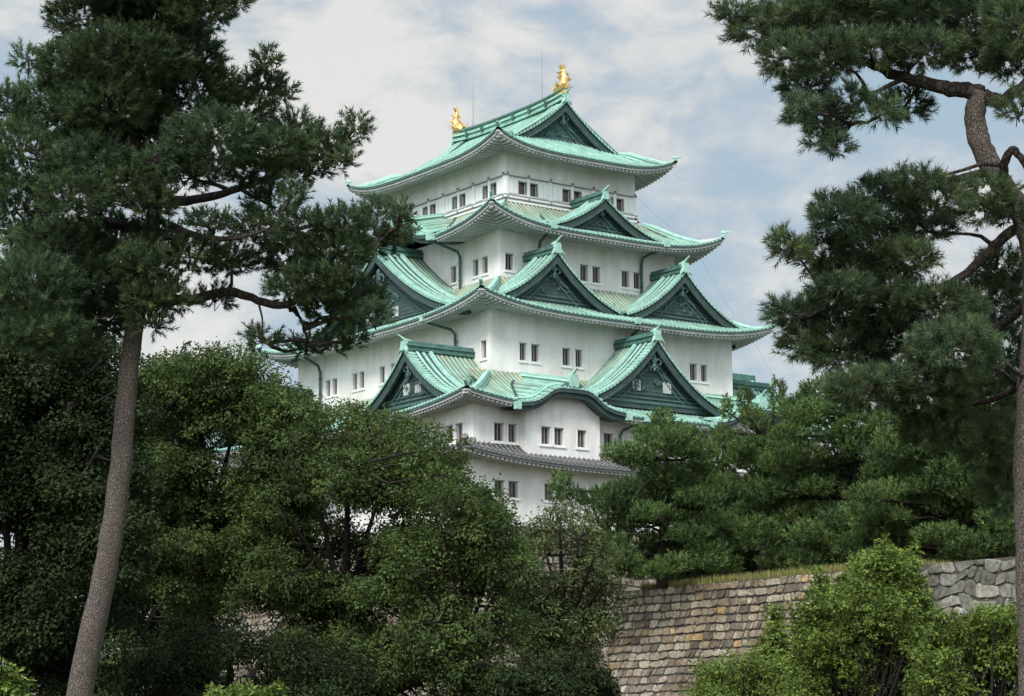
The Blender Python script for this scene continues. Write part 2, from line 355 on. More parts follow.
def build_roof(lv, cuts):
    ax, by, zi, A, B, ze, Lf = ROOF[lv]
    big = lv != 1; mt = 'copper' if big else 'tile'
    roof = None
    sheet = MB(); per_side = []; hips = []
    for si, side in enumerate(SIDES):
        T = TR(side)
        din, dout, half, ih = (by, B, A, ax) if side in ('front', 'back') else (ax, A, B, by)
        zf = lambda u: ze+Lf*abs(u/half)**4
        for c0, c1 in cuts.get(side, []):   # the sheet runs on beneath the bow gables, stopping at the wall under the arch
            cc, w_ = (c0+c1)/2, (c1-c0)/2; b_ = HALF[lv]; dw = (b_[1] if side in ('front', 'back') else b_[0])+0.03
            for q0, q1, dend in ((c0, cc-w_*0.66, dout), (cc-w_*0.66, cc+w_*0.66, dw), (cc+w_*0.66, c1, dout)):
                cols = rib_cols(q0, q1); rows = []; tint = []
                for r in range(8):
                    d = din+(dend-din)*r/7; v = (d-din)/(dout-din)
                    rows.append([T(u, d, roof_z(lv, u, d, side)+h) for u, h in cols]); tint += [rib_tint(stain(v, u, lv+si), h) for u, h in cols]
                sheet.grid(rows, mt, tint)
        for lo, hi in segs(-half, half, cuts.get(side, [])):
            trim = MB(); raf = MB(); ends = MB(); per_side.append((trim, raf, ends))
            cols = rib_cols(lo, hi) if big else rib_cols(lo, hi, 0.42, 0.26, 0.11)
            nr = 9; rows = [[] for _ in range(nr)]; tint = [[] for _ in range(nr)]
            for u, h in cols:
                v0 = 0 if abs(u) <= ih else (abs(u)-ih)/(half-ih)
                for r in range(nr):
                    v = v0+(1-v0)*r/(nr-1); d = din+(dout-din)*v
                    rows[r].append(T(u, d, roof_z(lv, u, d, side)+h)); tint[r].append(rib_tint(stain(v, u, lv+si), h) if big else ((0.16, 0.16, 0.16) if h < 0.01 else (0.8, 0.8, 0.8)))
            sheet.grid(rows, mt, [t for r in tint for t in r])
            # closing lip and round tile ends
            sheet.grid([rows[-1], [T(u, dout, zf(u)-0.06) for u, h in cols]], mt)
            per = 0.40 if big else 0.42
            for k in range(math.ceil((lo+.1)/per), math.floor((hi-.1)/per)+1):
                u = k*per; r_ = 0.105 if big else 0.12; zc = zf(u)+0.0
                vs = [T(u+r_*cos(a), dout+0.06, zc+r_*sin(a)) for a in [2*pi*q/8 for q in range(8)]]
                vs += [T(u+r_*cos(a), dout-0.2, zc+r_*sin(a)) for a in [2*pi*q/8 for q in range(8)]]
                ends.add(vs, [tuple(range(8))]+[(q, (q+1) % 8, 8+(q+1) % 8, 8+q) for q in range(8)], 'copper_edge' if big else 'tile_edge')
            b_ = HALF[lv]; dw = b_[1] if side in ('front', 'back') else b_[0]
            under_eave(trim, raf, T, lo, hi, half, dw, dout, zf, ze+0.05 if lv > 1 else ze+0.0, big=big)
    for sx in (-1, 1):
        for sy in (-1, 1):
            P = hip_path(lv, sx, sy); ridge = MB(); hips.append(ridge)
            m1, m2 = ('copper', 'copper_edge') if big else ('tile', 'tile_edge')
            if big:
                tp = [.6, .85]+[1]*(len(P)-8)+[.9, .75, .58, .42, .25]; ridge.sweep(P[1:], 0.62, 0.30, m1, 0.02, tp); ridge.sweep(P[1:], 0.5, 0.06, 'copper_mid', 0.29, tp); ridge.sweep(P[1:], 0.42, 0.24, m2, 0.34, tp)
            else: ridge.sweep(P, 0.5, 0.3, m1, 0.05)
            t = Vector(P[-1]); dr = (Vector(P[-1])-Vector(P[-2])); dr.z = 0; dr.normalize()
            ridge.sweep([t-dr*0.5+Vector((0, 0, -0.12)), t+dr*0.28+Vector((0, 0, 0.0))], 0.26, 0.26, m2, 0.02, [1, .12])
            # plastered corner beam under the tip
            ridge.sweep([t-dr*3.0+Vector((0, 0, -0.95)), t-dr*0.55+Vector((0, 0, -0.75))], 0.3, 0.34, 'plaster_eave', 0)
    o = sheet.build('roof', keep)
    tag(o, {4: 'green copper roof under the top storey', 3: 'green copper roof with twin front gables', 2: 'green copper roof with one broad front gable and curved eaves', 1: 'grey clay tile skirt roof above the lowest storey'}[lv])
    for trim, raf, ends in per_side:
        tag(ends.build('eave_tiles', o), kind='stuff'); trim.build('fascia', o); tag(raf.build('rafters', o), kind='stuff')
    for r_ in hips: r_.build('hip_ridge', o)
    return o

KB = dict(c=8.9, w=4.85)
cut_front2 = [(-KB['c']-KB['w'], -KB['c']+KB['w']), (KB['c']-KB['w'], KB['c']+KB['w'])]
R4 = build_roof(4, {'left': [(-5.8, 5.8)], 'right': [(-5.8, 5.8)]})
R3 = build_roof(3, {})
R2 = build_roof(2, {'front': cut_front2, 'back': cut_front2})
R1 = build_roof(1, {})

# gabled dormers ------------------------------------------------------
def gable(side, c, w, dfront, dback, za, zf, kprof=0.42, windows=0, top=False, rise=0.0, small=1.0):
    """curved triangular gable: centre c along the wall, half width w, front plane dfront, running back to dback"""
    T = TR(side); H = za-zf
    def pz(s): return za-H*prof(min(s, 1.0), kprof) + (0.0 if s <= 1 else (s-1)*0.4)
    sh = MB(); smax = 1.03
    ns = 14
    for sg in (-1, 1):
        cols = rib_cols(dback, dfront-0.75) if not top else rib_cols(dback, dfront-0.75)
        rows = []; tint = []
        for i in range(ns+1):
            s = smax*i/ns
            rows.append([T(c+sg*s*w, d, pz(s)+h) for d, h in cols]); tint += [rib_tint(stain(0.25+0.9*s, d*1.7, c), h) for d, h in cols]
        if not top: sh.grid(rows, 'copper', tint)
        # front verge: short cross tiles stepping down the edge
        L_arc = [0]; K = 60
        for i in range(1, K+1): L_arc.append(L_arc[-1]+sqrt((smax*w/K)**2+(pz(smax*i/K)-pz(smax*(i-1)/K))**2))
        tot = L_arc[-1]; per = 0.36; rows = []; tt = []
        q = 0.0; tt = []
        while q < tot:
            for dx, h in ((0, 0.0), (0.07, 0.10), (0.16, 0.14), (0.25, 0.10), (0.32, 0.0)):
                a = min(q+dx, tot); s = np.interp(a, L_arc, [smax*i/K for i in range(K+1)])
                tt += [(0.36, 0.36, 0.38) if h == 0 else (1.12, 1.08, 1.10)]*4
                rows.append([T(c+sg*s*w, d, pz(s)+h+0.06) for d in (dfront-0.78, dfront-0.4, dfront+0.02)]+[T(c+sg*s*w, dfront+0.02, pz(s)-0.05)])
            q += per
        sh.grid(rows, 'copper', tt)
        # descending rolls beside the verge
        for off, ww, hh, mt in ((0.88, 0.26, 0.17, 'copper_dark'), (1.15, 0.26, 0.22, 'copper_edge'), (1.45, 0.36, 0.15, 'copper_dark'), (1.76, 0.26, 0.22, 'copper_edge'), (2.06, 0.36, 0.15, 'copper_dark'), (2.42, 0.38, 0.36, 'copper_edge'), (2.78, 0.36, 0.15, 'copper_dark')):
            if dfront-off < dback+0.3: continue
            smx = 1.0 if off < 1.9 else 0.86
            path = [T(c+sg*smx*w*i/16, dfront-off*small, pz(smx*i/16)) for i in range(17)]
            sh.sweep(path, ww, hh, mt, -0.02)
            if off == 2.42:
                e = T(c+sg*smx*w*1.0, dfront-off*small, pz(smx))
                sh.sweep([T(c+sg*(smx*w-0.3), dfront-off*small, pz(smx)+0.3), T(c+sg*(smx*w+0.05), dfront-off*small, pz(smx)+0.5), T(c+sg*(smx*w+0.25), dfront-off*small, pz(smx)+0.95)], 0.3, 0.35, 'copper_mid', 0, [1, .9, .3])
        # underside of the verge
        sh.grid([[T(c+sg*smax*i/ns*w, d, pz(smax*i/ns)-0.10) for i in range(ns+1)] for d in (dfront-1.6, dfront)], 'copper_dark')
    g = sh.build('gable', keep)
    # ridge
    rd = MB(); back = dback if not top else dback
    path = [T(c, dback+(dfront-0.1-dback)*i/6, za+rise*(i/6)**3) for i in range(7)]
    rd.sweep(path, 0.52, 0.50, 'copper_mid', 0.0); rd.sweep(path, 0.66, 0.12, 'copper_trim', 0.34); rd.sweep(path, 0.30, 0.20, 'copper_mid', 0.50)
    rd.build('ridge', g)
    fn = MB()
    fn.sweep([T(c, dfront-0.25, za-0.05), T(c, dfront+0.10, za-0.05)], 0.62*small, 0.78*small, 'copper_edge', 0)
    for sg in (-1, 1): fn.sweep([T(c+sg*0.30*small, dfront+0.0, za+0.05), T(c+sg*0.6*small, dfront+0.05, za-0.22)], 0.24, 0.24, 'copper_edge', 0, [1, .4])
    fn.sweep([T(c, dfront-0.7, za+0.62*small), T(c, dfront-0.1, za+0.75*small), T(c, dfront+0.45, za+1.12*small)], 0.22, 0.2, 'copper_edge', 0, [1, .9, .5])
    fn.build('ridge_end_ornament', g)
    # bargeboards
    bb = MB()
    for sg in (-1, 1):
        n = 18; r0, r1 = [], []
        for i in range(n+1):
            s = smax*i/n; dep = 0.62-0.12*s
            nx = 0.0
            r0.append(T(c+sg*s*w, dfront-0.12, pz(s)-0.06)); r1.append(T(c+sg*s*w, dfront-0.12, pz(s)-0.06-dep*1.15))
        r2 = [T(c+sg*smax*i/n*w, dfront-0.30, pz(smax*i/n)-0.06-(0.62-0.12*smax*i/n)*1.15) for i in range(n+1)]
        r3 = [T(c+sg*smax*i/n*w, dfront-0.30, pz(smax*i/n)-0.06) for i in range(n+1)]
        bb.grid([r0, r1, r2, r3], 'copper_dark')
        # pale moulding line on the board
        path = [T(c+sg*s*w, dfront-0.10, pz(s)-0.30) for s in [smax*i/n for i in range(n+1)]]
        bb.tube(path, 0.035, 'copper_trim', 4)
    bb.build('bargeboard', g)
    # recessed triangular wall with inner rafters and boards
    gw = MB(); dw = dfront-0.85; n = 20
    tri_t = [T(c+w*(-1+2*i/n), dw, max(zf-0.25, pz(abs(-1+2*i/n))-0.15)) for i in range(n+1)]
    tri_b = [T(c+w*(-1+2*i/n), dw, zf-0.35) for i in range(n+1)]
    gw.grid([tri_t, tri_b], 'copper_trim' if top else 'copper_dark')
    for sg in (-1, 1):      # inner struts
        for off, rr in ((1.05, 0.07), (1.55, 0.06)):
            path = [T(c+sg*s*w, dw+0.09, pz(s)-off) for s in [0.0+0.82*i/10 for i in range(11)] if pz(s)-off > zf+0.15]
            if len(path) > 2: gw.tube(path, rr, 'copper_trim', 5)
    for zz, rr in ((zf+0.12, 0.09), (zf+0.42, 0.045), (zf+0.72, 0.03)):
        ww = w*0.80*(1-(zz-zf)/H*0.9)
        gw.box(c-ww, c+ww, dw, dw+0.10, zz-rr, zz+rr, 'copper_trim', lambda u, d, z: T(u, d, z))
    zz = zf+1.0
    while zz < za-H*0.35:    # horizontal clapboard lines
        ww = w*0.62*(1-(zz-zf)/H)**1.3
        gw.box(c-ww, c+ww, dw, dw+0.035, zz-0.02, zz+0.02, 'copper_trim', lambda u, d, z: T(u, d, z)); zz += 0.30
    gw.build('gable_wall', g)
    # carved ornament: pendant under the apex and a scrolled spray
    cv = MB(); rg = random.Random(int(c*10)+7); k = H/5.0
    zc = za-1.55*k
    for r_, dz in ((0.30, 0), (0.22, -0.42), (0.15, -0.72), (0.20, 0.35)):
        cv.ball((c, dfront-0.42, zc+dz*k), (r_*k, 0.12, r_*k), 'copper_trim', 8, T)
    for sg in (-1, 1):
        cv.tube([T(c+sg*x*k, dfront-0.42, zc+z*k) for x, z in ((0.1, 0.0), (0.42, 0.12), (0.66, -0.08), (0.60, -0.32), (0.42, -0.30))], [0.10*k, .1*k, .09*k, .07*k, .05*k], 'copper_trim', 6)
        cv.tube([T(c+sg*x*k, dfront-0.42, zc+z*k) for x, z in ((0.05, -0.6), (0.30, -0.50), (0.42, -0.70), (0.3, -0.84))], [0.08*k, .08*k, .06*k, .04*k], 'copper_trim', 6)
        for q in range(7):
            x = 0.25+q*0.24; z0 = za-2.35*k-0.13*q*k
            cv.tube([T(c+sg*x*k, dw+0.12, z0+z*k) for x, z in ((x, 0), (x+0.10, 0.16+0.1*rg.random()), (x+0.22, 0.05), (x+0.18, -0.12))], [0.07*k, .07*k, .06*k, .04*k], 'copper_trim', 5)
    for q in range(16 if top or H > 4.2 else 9):     # scrollwork spread over the boards
        x = rg.uniform(-0.42, 0.42)*w*0.75; zz = zf+0.9*k+rg.random()*(H*0.42)*(1-abs(x)/w)
        if zz > pz(abs(x)/w)-1.7*k: continue
        r_ = rg.uniform(0.14, 0.26)*k
        cv.tube([T(c+x+r_*cos(a)*(1-a/9), dw+0.13, zz+r_*sin(a)*(1-a/9)) for a in [0.9*t for t in range(7)]], [0.07*k]*6+[0.03*k], 'copper_mid' if top else 'copper_trim', 5)
    tag(cv.build('carved_scrollwork', g), kind='stuff')
    if windows:
        for sg in (-1, 1):
            wn = MB(); x = c+sg*windows; z0, z1 = zf+0.95, zf+1.75
            if small < 1: z0, z1 = z0-0.1, z1-0.1
            wn.box(x-0.42, x+0.42, dw+0.003, dw+0.05, z0-0.05, z1+0.05, 'copper_trim', T)
            for q in range(4): wn.box(x-0.36+q*0.2, x-0.24+q*0.2, dw+0.05, dw+0.11, z0, z1, 'plaster_eave', T)
            wn.build('barred_window', g)
    return g

tagp = lambda o, l: tag(o, l)
tagp(gable('front', 0, 5.3, 12.6, 6.0, 42.45, 39.75, small=0.8), 'small upper front gable below the top storey')
for sx in (-1, 1): tagp(gable('front', sx*6.15, 5.75, 14.6, 10.0, 37.1, 33.2, windows=0), 'front gable, one of the middle pair')
tagp(gable('front', 0, 6.2, 18.5, 13.0, 30.6, 25.9, windows=1.45), 'broad low front gable with two barred windows')
tagp(gable('left', 0, 12.3, 12.9, 8.0, 38.95, 32.7, kprof=0.34, windows=1.9), 'very wide dark gable on the left side')
tagp(gable('right', 0, 12.3, 12.9, 8.0, 38.95, 32.7, kprof=0.34), 'very wide dark gable on the right side')
for sd_ in ('left', 'right'):
    for u in (11.4, -11.4): tagp(gable(sd_, u, 5.95, 17.6, 11.0, 29.15, 25.2, windows=0.75, small=0.9), 'lower %s side gable' % sd_)

# undulating gables (bow-shaped eaves) --------------------------------
def bow_gable(side, c, w, dfront, dback, z0, Hb, wb, zback, dwall, slope, lv):
    T = TR(side); g = MB(); fas = MB()
    def curve(x): return z0+Hb/(1+(abs(x)/wb)**5)
    def S(x, d, h=0.0):
        v = (dfront-d)/(dfront-dback); zf_ = curve(x)
        return T(c+x, d, zf_+(zback-zf_-0.35*0)*v*0.0+slope*(dfront-d)+h)
    cols = rib_cols(-w, w, 0.40, 0.22, 0.08)
    rows = []; tint = []
    for i in range(9):
        d = dfront+(dback-dfront)*i/8
        rows.append([S(x, d, h) for x, h in cols]); tint += [rib_tint(stain(1.15-i/8, x, c), h) for x, h in cols]
    g.grid(rows, 'copper', tint)
    g.grid([rows[0], [T(c+x, dfront, curve(x)-0.08) for x, h in cols]], 'copper_edge')
    for k in range(int(-w/0.4)+1, int(w/0.4)):
        x = k*0.4; vs = [T(c+x+0.11*cos(a), dfront+0.05, curve(x)+0.02+0.11*sin(a)) for a in [2*pi*q/8 for q in range(8)]]
        vs += [T(c+x+0.11*cos(a), dfront-0.2, curve(x)+0.02+0.11*sin(a)) for a in [2*pi*q/8 for q in range(8)]]
        g.add(vs, [tuple(range(8))]+[(q, (q+1) % 8, 8+(q+1) % 8, 8+q) for q in range(8)], 'copper_edge')
    n = 48; xs = [-w+2*w*i/n for i in range(n+1)]
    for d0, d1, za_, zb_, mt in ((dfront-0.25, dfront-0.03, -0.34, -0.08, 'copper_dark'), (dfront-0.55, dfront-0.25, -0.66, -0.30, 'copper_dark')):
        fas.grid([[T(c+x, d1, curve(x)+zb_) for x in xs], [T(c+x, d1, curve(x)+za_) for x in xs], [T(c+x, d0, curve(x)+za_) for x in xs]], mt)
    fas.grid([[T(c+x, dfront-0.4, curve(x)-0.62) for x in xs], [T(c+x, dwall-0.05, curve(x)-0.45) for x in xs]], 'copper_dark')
    # descending roll on the flanks, following the verge
    g.tube([S(x, dfront-0.75, 0.10) for x in xs], 0.11, 'copper_edge', 6)
    g.tube([S(x, dfront-1.15, 0.09) for x in xs], 0.09, 'copper', 6)
    o = g.build('bow_gable', keep); fas.build('bow_bargeboard', o)
    rd = MB(); path = [S(0, dfront-0.05-(dfront-0.05-dback-0.2)*i/6) for i in range(7)]
    rd.sweep(path, 0.5, 0.5, 'copper', 0); rd.sweep(path, 0.62, 0.10, 'copper_edge', 0.42); rd.sweep(path, 0.28, 0.2, 'copper', 0.50)
    rd.build('ridge', o)
    fn = MB(); e = curve(0)
    fn.sweep([T(c, dfront-0.30, e), T(c, dfront+0.05, e)], 0.9, 0.95, 'copper_edge', 0)
    fn.sweep([T(c-1.0, dfront-0.1, e), T(c, dfront-0.1, e+0.35), T(c+1.0, dfront-0.1, e)], 0.26, 0.26, 'copper_mid', 0, [.6, 1, .6])
    fn.sweep([T(c, dfront-0.7, e+0.8), T(c, dfront-0.1, e+0.95), T(c, dfront+0.4, e+1.35)], 0.22, 0.2, 'copper_edge', 0, [1, .9, .5])
    fn.build('ridge_end_ornament', o)
    # valley gutters down to the eave
    for sg in (-1, 1):
        vg = MB()
        pv = []
        for i in range(25):
            d = dback+(dfront-0.1-dback)*i/24; xs_ = [w*j/80 for j in range(81)]
            x_ = next((x for x in xs_ if roof_z(lv, c+sg*x, d, side) > curve(x)+slope*(dfront-d)), w)
            if x_ > 0.35: pv.append(T(c+sg*x_, d, roof_z(lv, c+sg*x_, d, side)))
        vg.sweep(pv, 0.26, 0.13, 'copper_dark', 0.0)
        vg.box(c+sg*(w+0.05)-0.2, c+sg*(w+0.05)+0.2, dfront-0.2, dfront+0.2, z0-0.55, z0-0.02, 'copper_edge', T)
        vg.build('valley_gutter', o)
    return o, curve
for sx in (-1, 1):
    o, cv_ = bow_gable('front', sx*8.9, 4.85, 19.95, 13.4, 24.70, 1.35, 2.45, 27.9, 17.83, 0.21, 2); tag(o, 'bow-shaped gable over the projecting bay')
for s_ in ('left', 'right'):
    o, _c = bow_gable(s_, 0, 5.8, 11.45, 6.2, 39.55, 1.5, 2.9, 42.45, 8.47, 0.24, 4); tag(o, 'bow-shaped gable under the top storey')

# top roof: hip-and-gable ---------------------------------------------
A5, B5, ZE5, ZR5, LF5 = 8.78, 10.77, 46.05, 51.15, 1.15
def tz(x): return ZR5-(ZR5-ZE5)*prof(min(1, abs(x)/A5), 0.65)
top = MB(); tends = MB(); ttrim = MB(); traf = MB(); trg = MB(); thips = []
YG, XG, YW = 7.8, 5.2, 7.0
for sg in (-1, 1):                      # long slopes
    side = 'left' if sg < 0 else 'right'; T = TR(side)
    cols = rib_cols(-B5, B5, 0.40, 0.2, 0.06); nr = 16; rows = [[] for _ in range(nr)]; tint = []
    for u, h in cols:
        x0 = 0.0 if abs(u) <= YG-0.8 else (XG*min(1, 0) if False else (0.0 if abs(u) <= YG else XG+(abs(u)-YG)/(B5-YG)*(A5-XG)))
        for r in range(nr):
            x = x0+(A5-x0)*r/(nr-1); lift = LF5*abs(u/B5)**4*(max(0, (x-XG)/(A5-XG)))**2
            rows[r].append(T(u, x, tz(x)+lift+h))
    top.grid(rows, 'copper', [stain(0.8, i*0.4, 1) for i in range(nr*len(cols))])
    zf = lambda u: ZE5+LF5*abs(u/B5)**4
    top.grid([rows[-1], [T(u, A5, zf(u)-0.06) for u, h in cols]], 'copper')
    for k in range(int(-B5/0.4)+1, int(B5/0.4)):
        u = k*0.4; tends.add([T(u+0.09*cos(a), A5+0.05, zf(u)+0.09*sin(a)) for a in [2*pi*q/8 for q in range(8)]]+[T(u+0.09*cos(a), A5-0.2, zf(u)+0.09*sin(a)) for a in [2*pi*q/8 for q in range(8)]], [tuple(range(8))]+[(q, (q+1) % 8, 8+(q+1) % 8, 8+q) for q in range(8)], 'copper')
    under_eave(ttrim, traf, T, -B5, B5, B5, HALF[5][0], A5, zf, ZE5+0.15)
for side in ('front', 'back'):          # hipped ends
    T = TR(side); cols = rib_cols(-A5, A5, 0.40, 0.2, 0.07); nr = 9; rows = [[] for _ in range(nr)]
    zf = lambda u: ZE5+LF5*abs(u/A5)**4
    for u, h in cols:
        d0 = YW-0.1 if abs(u) <= XG-(YG-YW)*1.2 else (YG+(abs(u)-XG)/(A5-XG)*(B5-YG) if abs(u) > XG else YW-0.1+(abs(u)-(XG-(YG-YW)*1.2))/((YG-YW)*1.2)*(YG-YW+0.1))
        for r in range(nr):
            d = d0+(B5-d0)*r/(nr-1); xe = XG+(d-YG)/(B5-YG)*(A5-XG); lift = LF5*abs(u/A5)**4*max(0, (d-YG)/(B5-YG))**2
            rows[r].append(T(u, d, tz(xe)+lift+h))
    top.grid(rows, 'copper', [stain(0.8, i*0.4, 1) for i in range(nr*len(cols))])
    top.grid([rows[-1], [T(u, B5, zf(u)-0.06) for u, h in cols]], 'copper')
    for k in range(int(-A5/0.4)+1, int(A5/0.4)):
        u = k*0.4; tends.add([T(u+0.09*cos(a), B5+0.05, zf(u)+0.09*sin(a)) for a in [2*pi*q/8 for q in range(8)]]+[T(u+0.09*cos(a), B5-0.2, zf(u)+0.09*sin(a)) for a in [2*pi*q/8 for q in range(8)]], [tuple(range(8))]+[(q, (q+1) % 8, 8+(q+1) % 8, 8+q) for q in range(8)], 'copper')
    under_eave(ttrim, traf, T, -A5, A5, A5, HALF[5][1], B5, zf, ZE5+0.15)
for sx in (-1, 1):
    for sy in (-1, 1):
        P = []
        for i in range(11):
            v = i/10*1.03; x = XG+(A5-XG)*v; y = YG+(B5-YG)*v; P.append((sx*x, sy*y, tz(min(x, A5))+LF5*v**6))
        hr_ = MB(); thips.append(hr_); tp = [.3, .6]+[.85]*(len(P)-7)+[.9, .75, .58, .42, .25]; hr_.sweep(P, 0.6, 0.30, 'copper', 0.0, tp); hr_.sweep(P, 0.5, 0.07, 'copper_mid', 0.27, tp); hr_.sweep(P, 0.5, 0.24, 'copper', 0.33, tp); hr_.sweep(P, 0.32, 0.16, 'copper_edge', 0.55, tp)
        t = Vector(P[-1]); dr = Vector(P[-1])-Vector(P[-2]); dr.z = 0; dr.normalize()
        hr_.sweep([t-dr*0.5+Vector((0, 0, -0.12)), t+dr*0.28+Vector((0, 0, 0.0))], 0.26, 0.26, 'copper_edge', 0.02, [1, .12])
        hr_.sweep([t-dr*3.0+Vector((0, 0, -1.0)), t-dr*0.55+Vector((0, 0, -0.85))], 0.3, 0.34, 'plaster_eave', 0)
rp = [(0, -YG+0.15+(2*YG-0.3)*i/16, ZR5+0.35*abs(-1+i/8)**3) for i in range(17)]
trg.sweep(rp, 0.75, 0.40, 'copper', -0.05); trg.sweep(rp, 0.92, 0.12, 'copper_edge', 0.35); trg.sweep(rp, 0.60, 0.30, 'copper', 0.46); trg.sweep(rp, 0.75, 0.12, 'copper_mid', 0.74); trg.sweep(rp, 0.32, 0.16, 'copper_mid', 0.85)
for i in range(6):                      # little brackets along the main ridge
    y = -5.6+i*2.2; trg.box(-0.52, -0.36, y-0.12, y+0.12, ZR5+0.2, ZR5+0.62, 'copper_mid')
o5 = top.build('roof', keep); tag(o5, 'topmost green copper roof with a gable at each end')
tag(tends.build('eave_tiles', o5), kind='stuff'); ttrim.build('fascia', o5); tag(traf.build('rafters', o5), kind='stuff'); trg.build('main_ridge', o5)
for r_ in thips: r_.build('hip_ridge', o5)
for sd_ in ('front', 'back'):
    tagp(gable(sd_, 0, XG+0.1, YG, YG-2.4, ZR5+0.15, 47.6, kprof=0.62, top=True, small=0.85), 'highest gable, under the golden fish' if sd_ == 'front' else None)

# walls and windows ----------------------------------------------------
def window(wall, T, dw, x0, x1, z0, z1, style='blind', sill=None):
    w = MB(); dp = 0.32
    def q(a, mt): w.add([T(*p) for p in a], [(0, 1, 2, 3)], mt)
    q([(x0, dw, z0), (x0, dw-dp, z0), (x0, dw-dp, z1), (x0, dw, z1)], 'plaster')
    q([(x1, dw, z0), (x1, dw-dp, z0), (x1, dw-dp, z1), (x1, dw, z1)], 'plaster')
    q([(x0, dw, z0), (x1, dw, z0), (x1, dw-dp, z0), (x0, dw-dp, z0)], 'plaster')
    q([(x0, dw, z1), (x1, dw, z1), (x1, dw-dp, z1), (x0, dw-dp, z1)], 'plaster')
    q([(x0, dw-dp, z0), (x1, dw-dp, z0), (x1, dw-dp, z1), (x0, dw-dp, z1)], 'glass')
    n = 3
    if style == 'blind':
        w.box(x0+0.02, x0+(x1-x0)*0.62, dw-dp+0.01, dw-dp+0.03, z0+0.03, z1-0.03, 'blind', T)
    for i in range(n):
        x = x0+(x1-x0)*(i+0.5)/n+0.02; w.box(x-0.028, x+0.028, dw-dp+0.10, dw-dp+0.16, z0, z1, 'bar', T)
    w.box(x0-0.05, x1+0.05, dw-0.02, dw+0.035, z1, z1+0.05, 'bar', T)
    for xx in (x0-0.035, x1+0.035): w.box(xx-0.03, xx+0.03, dw-0.02, dw+0.03, z0, z1, 'white', T)
    if sill: w.box(sill[0], sill[1], dw-0.02, dw+0.10, z0-0.20, z0-0.07, 'white', T)
    return w.build('window', wall)

def wall_face(mb, T, half, d, z0, z1, holes, lo=None):
    a0, a1 = (-half, half) if lo is None else lo
    xs = sorted({a0, a1} | {h[0] for h in holes} | {h[1] for h in holes}); zs = sorted({z0, z1} | {h[2] for h in holes} | {h[3] for h in holes})
    for i in range(len(xs)-1):
        for j in range(len(zs)-1):
            cx, cz = (xs[i]+xs[i+1])/2, (zs[j]+zs[j+1])/2
            if any(h[0] < cx < h[1] and h[2] < cz < h[3] for h in holes): continue
            mb.add([T(xs[i], d, zs[j]), T(xs[i+1], d, zs[j]), T(xs[i+1], d, zs[j+1]), T(xs[i], d, zs[j+1])], [(0, 1, 2, 3)], 'plaster')

WX = {  # window openings per storey: front u ranges, side u ranges (u runs towards the near corner on the left side)
    4: (36.32, 37.54, [(-8.01, -7.26), (-4.99, -4.28), (-3.84, -3.08), (-0.97, -0.22), (0.22, 0.97), (3.08, 3.84), (4.28, 4.99), (7.26, 8.01)],
        [(-8.98, -8.22), (-7.76, -7.0), (-4.8, -4.05), (4.05, 4.80), (7.00, 7.76), (8.22, 8.98)]),
    3: (28.95, 30.20, [(-8.98, -8.36), (-7.92, -7.21), (-5.08, -4.36), (-3.87, -3.24), (3.24, 3.87), (4.36, 5.08), (7.20, 7.90), (8.32, 8.94)],
        [(-9.2, -8.5), (-8.15, -7.45), (-5.1, -4.45), (-4.1, -3.4), (-1.15, -0.45), (0.45, 1.15), (3.4, 4.1), (4.45, 5.1), (12.45, 13.12)]),
    2: (22.18, 23.40, [(-14.3, -13.48), (-13.08, -12.38), (-4.66, -3.80), (-1.75, -0.95), (0.95, 1.75), (3.80, 4.66), (12.38, 13.08), (13.48, 14.3)],
        [(-16.6, -15.75), (-15.4, -14.5), (-9.0, -8.2), (-7.8, -7.0), (-3, -2.2), (-1.8, -1.0), (1.0, 1.8), (2.2, 3.0), (7.0, 7.8), (8.2, 9.0), (14.50, 15.40), (15.75, 16.6)]),
    1: (18.32, 19.42, [(-14.3, -13.45), (-13.10, -12.25), (-9.99, -9.16), (-8.81, -8.02), (-5.85, -5.04), (-2, -1.2), (1.2, 2.0), (5.04, 5.85), (8.02, 8.81), (9.16, 9.99), (12.25, 13.1), (13.45, 14.3)],
        [(-14.6, -13.7), (-13.2, -12.4), (-8.5, -7.7), (-3, -2.2), (2.2, 3.0), (7.7, 8.5), (12.4, 13.2), (13.7, 14.6)])}
ZB = {4: (34.6, 39.9), 3: (27.0, 33.2), 2: (21.0, 25.0), 1: (16.3, 21.2)}
for lv in (4, 3, 2, 1):
    a, b = HALF[lv]; z0, z1, fr, sdw = WX[lv]; w0, w1 = ZB[lv]
    mb = MB(); todo = []
    for side in SIDES:
        T = TR(side); half, d = (a, b) if side in ('front', 'back') else (b, a)
        lst = fr if side in ('front', 'back') else sdw
        if side == 'right' or side == 'back': lst = [(-q1, -q0) for q0, q1 in lst]
        wall_face(mb, T, half, d, w0, w1, [(x0, x1, z0, z1) for x0, x1 in lst]); todo += [(T, d, x0, x1) for x0, x1 in lst]
    mb.grid([[(-a, -b, w1), (a, -b, w1)], [(-a, b, w1), (a, b, w1)]], 'plaster')
    o = mb.build('storey_wall', keep)
    for i, (T, d, x0, x1) in enumerate(todo):
        window(o, T, d, x0, x1, z0, z1, 'blind' if (i*7) % 3 else 'dark', sill=(x0-0.12, x1+0.12))
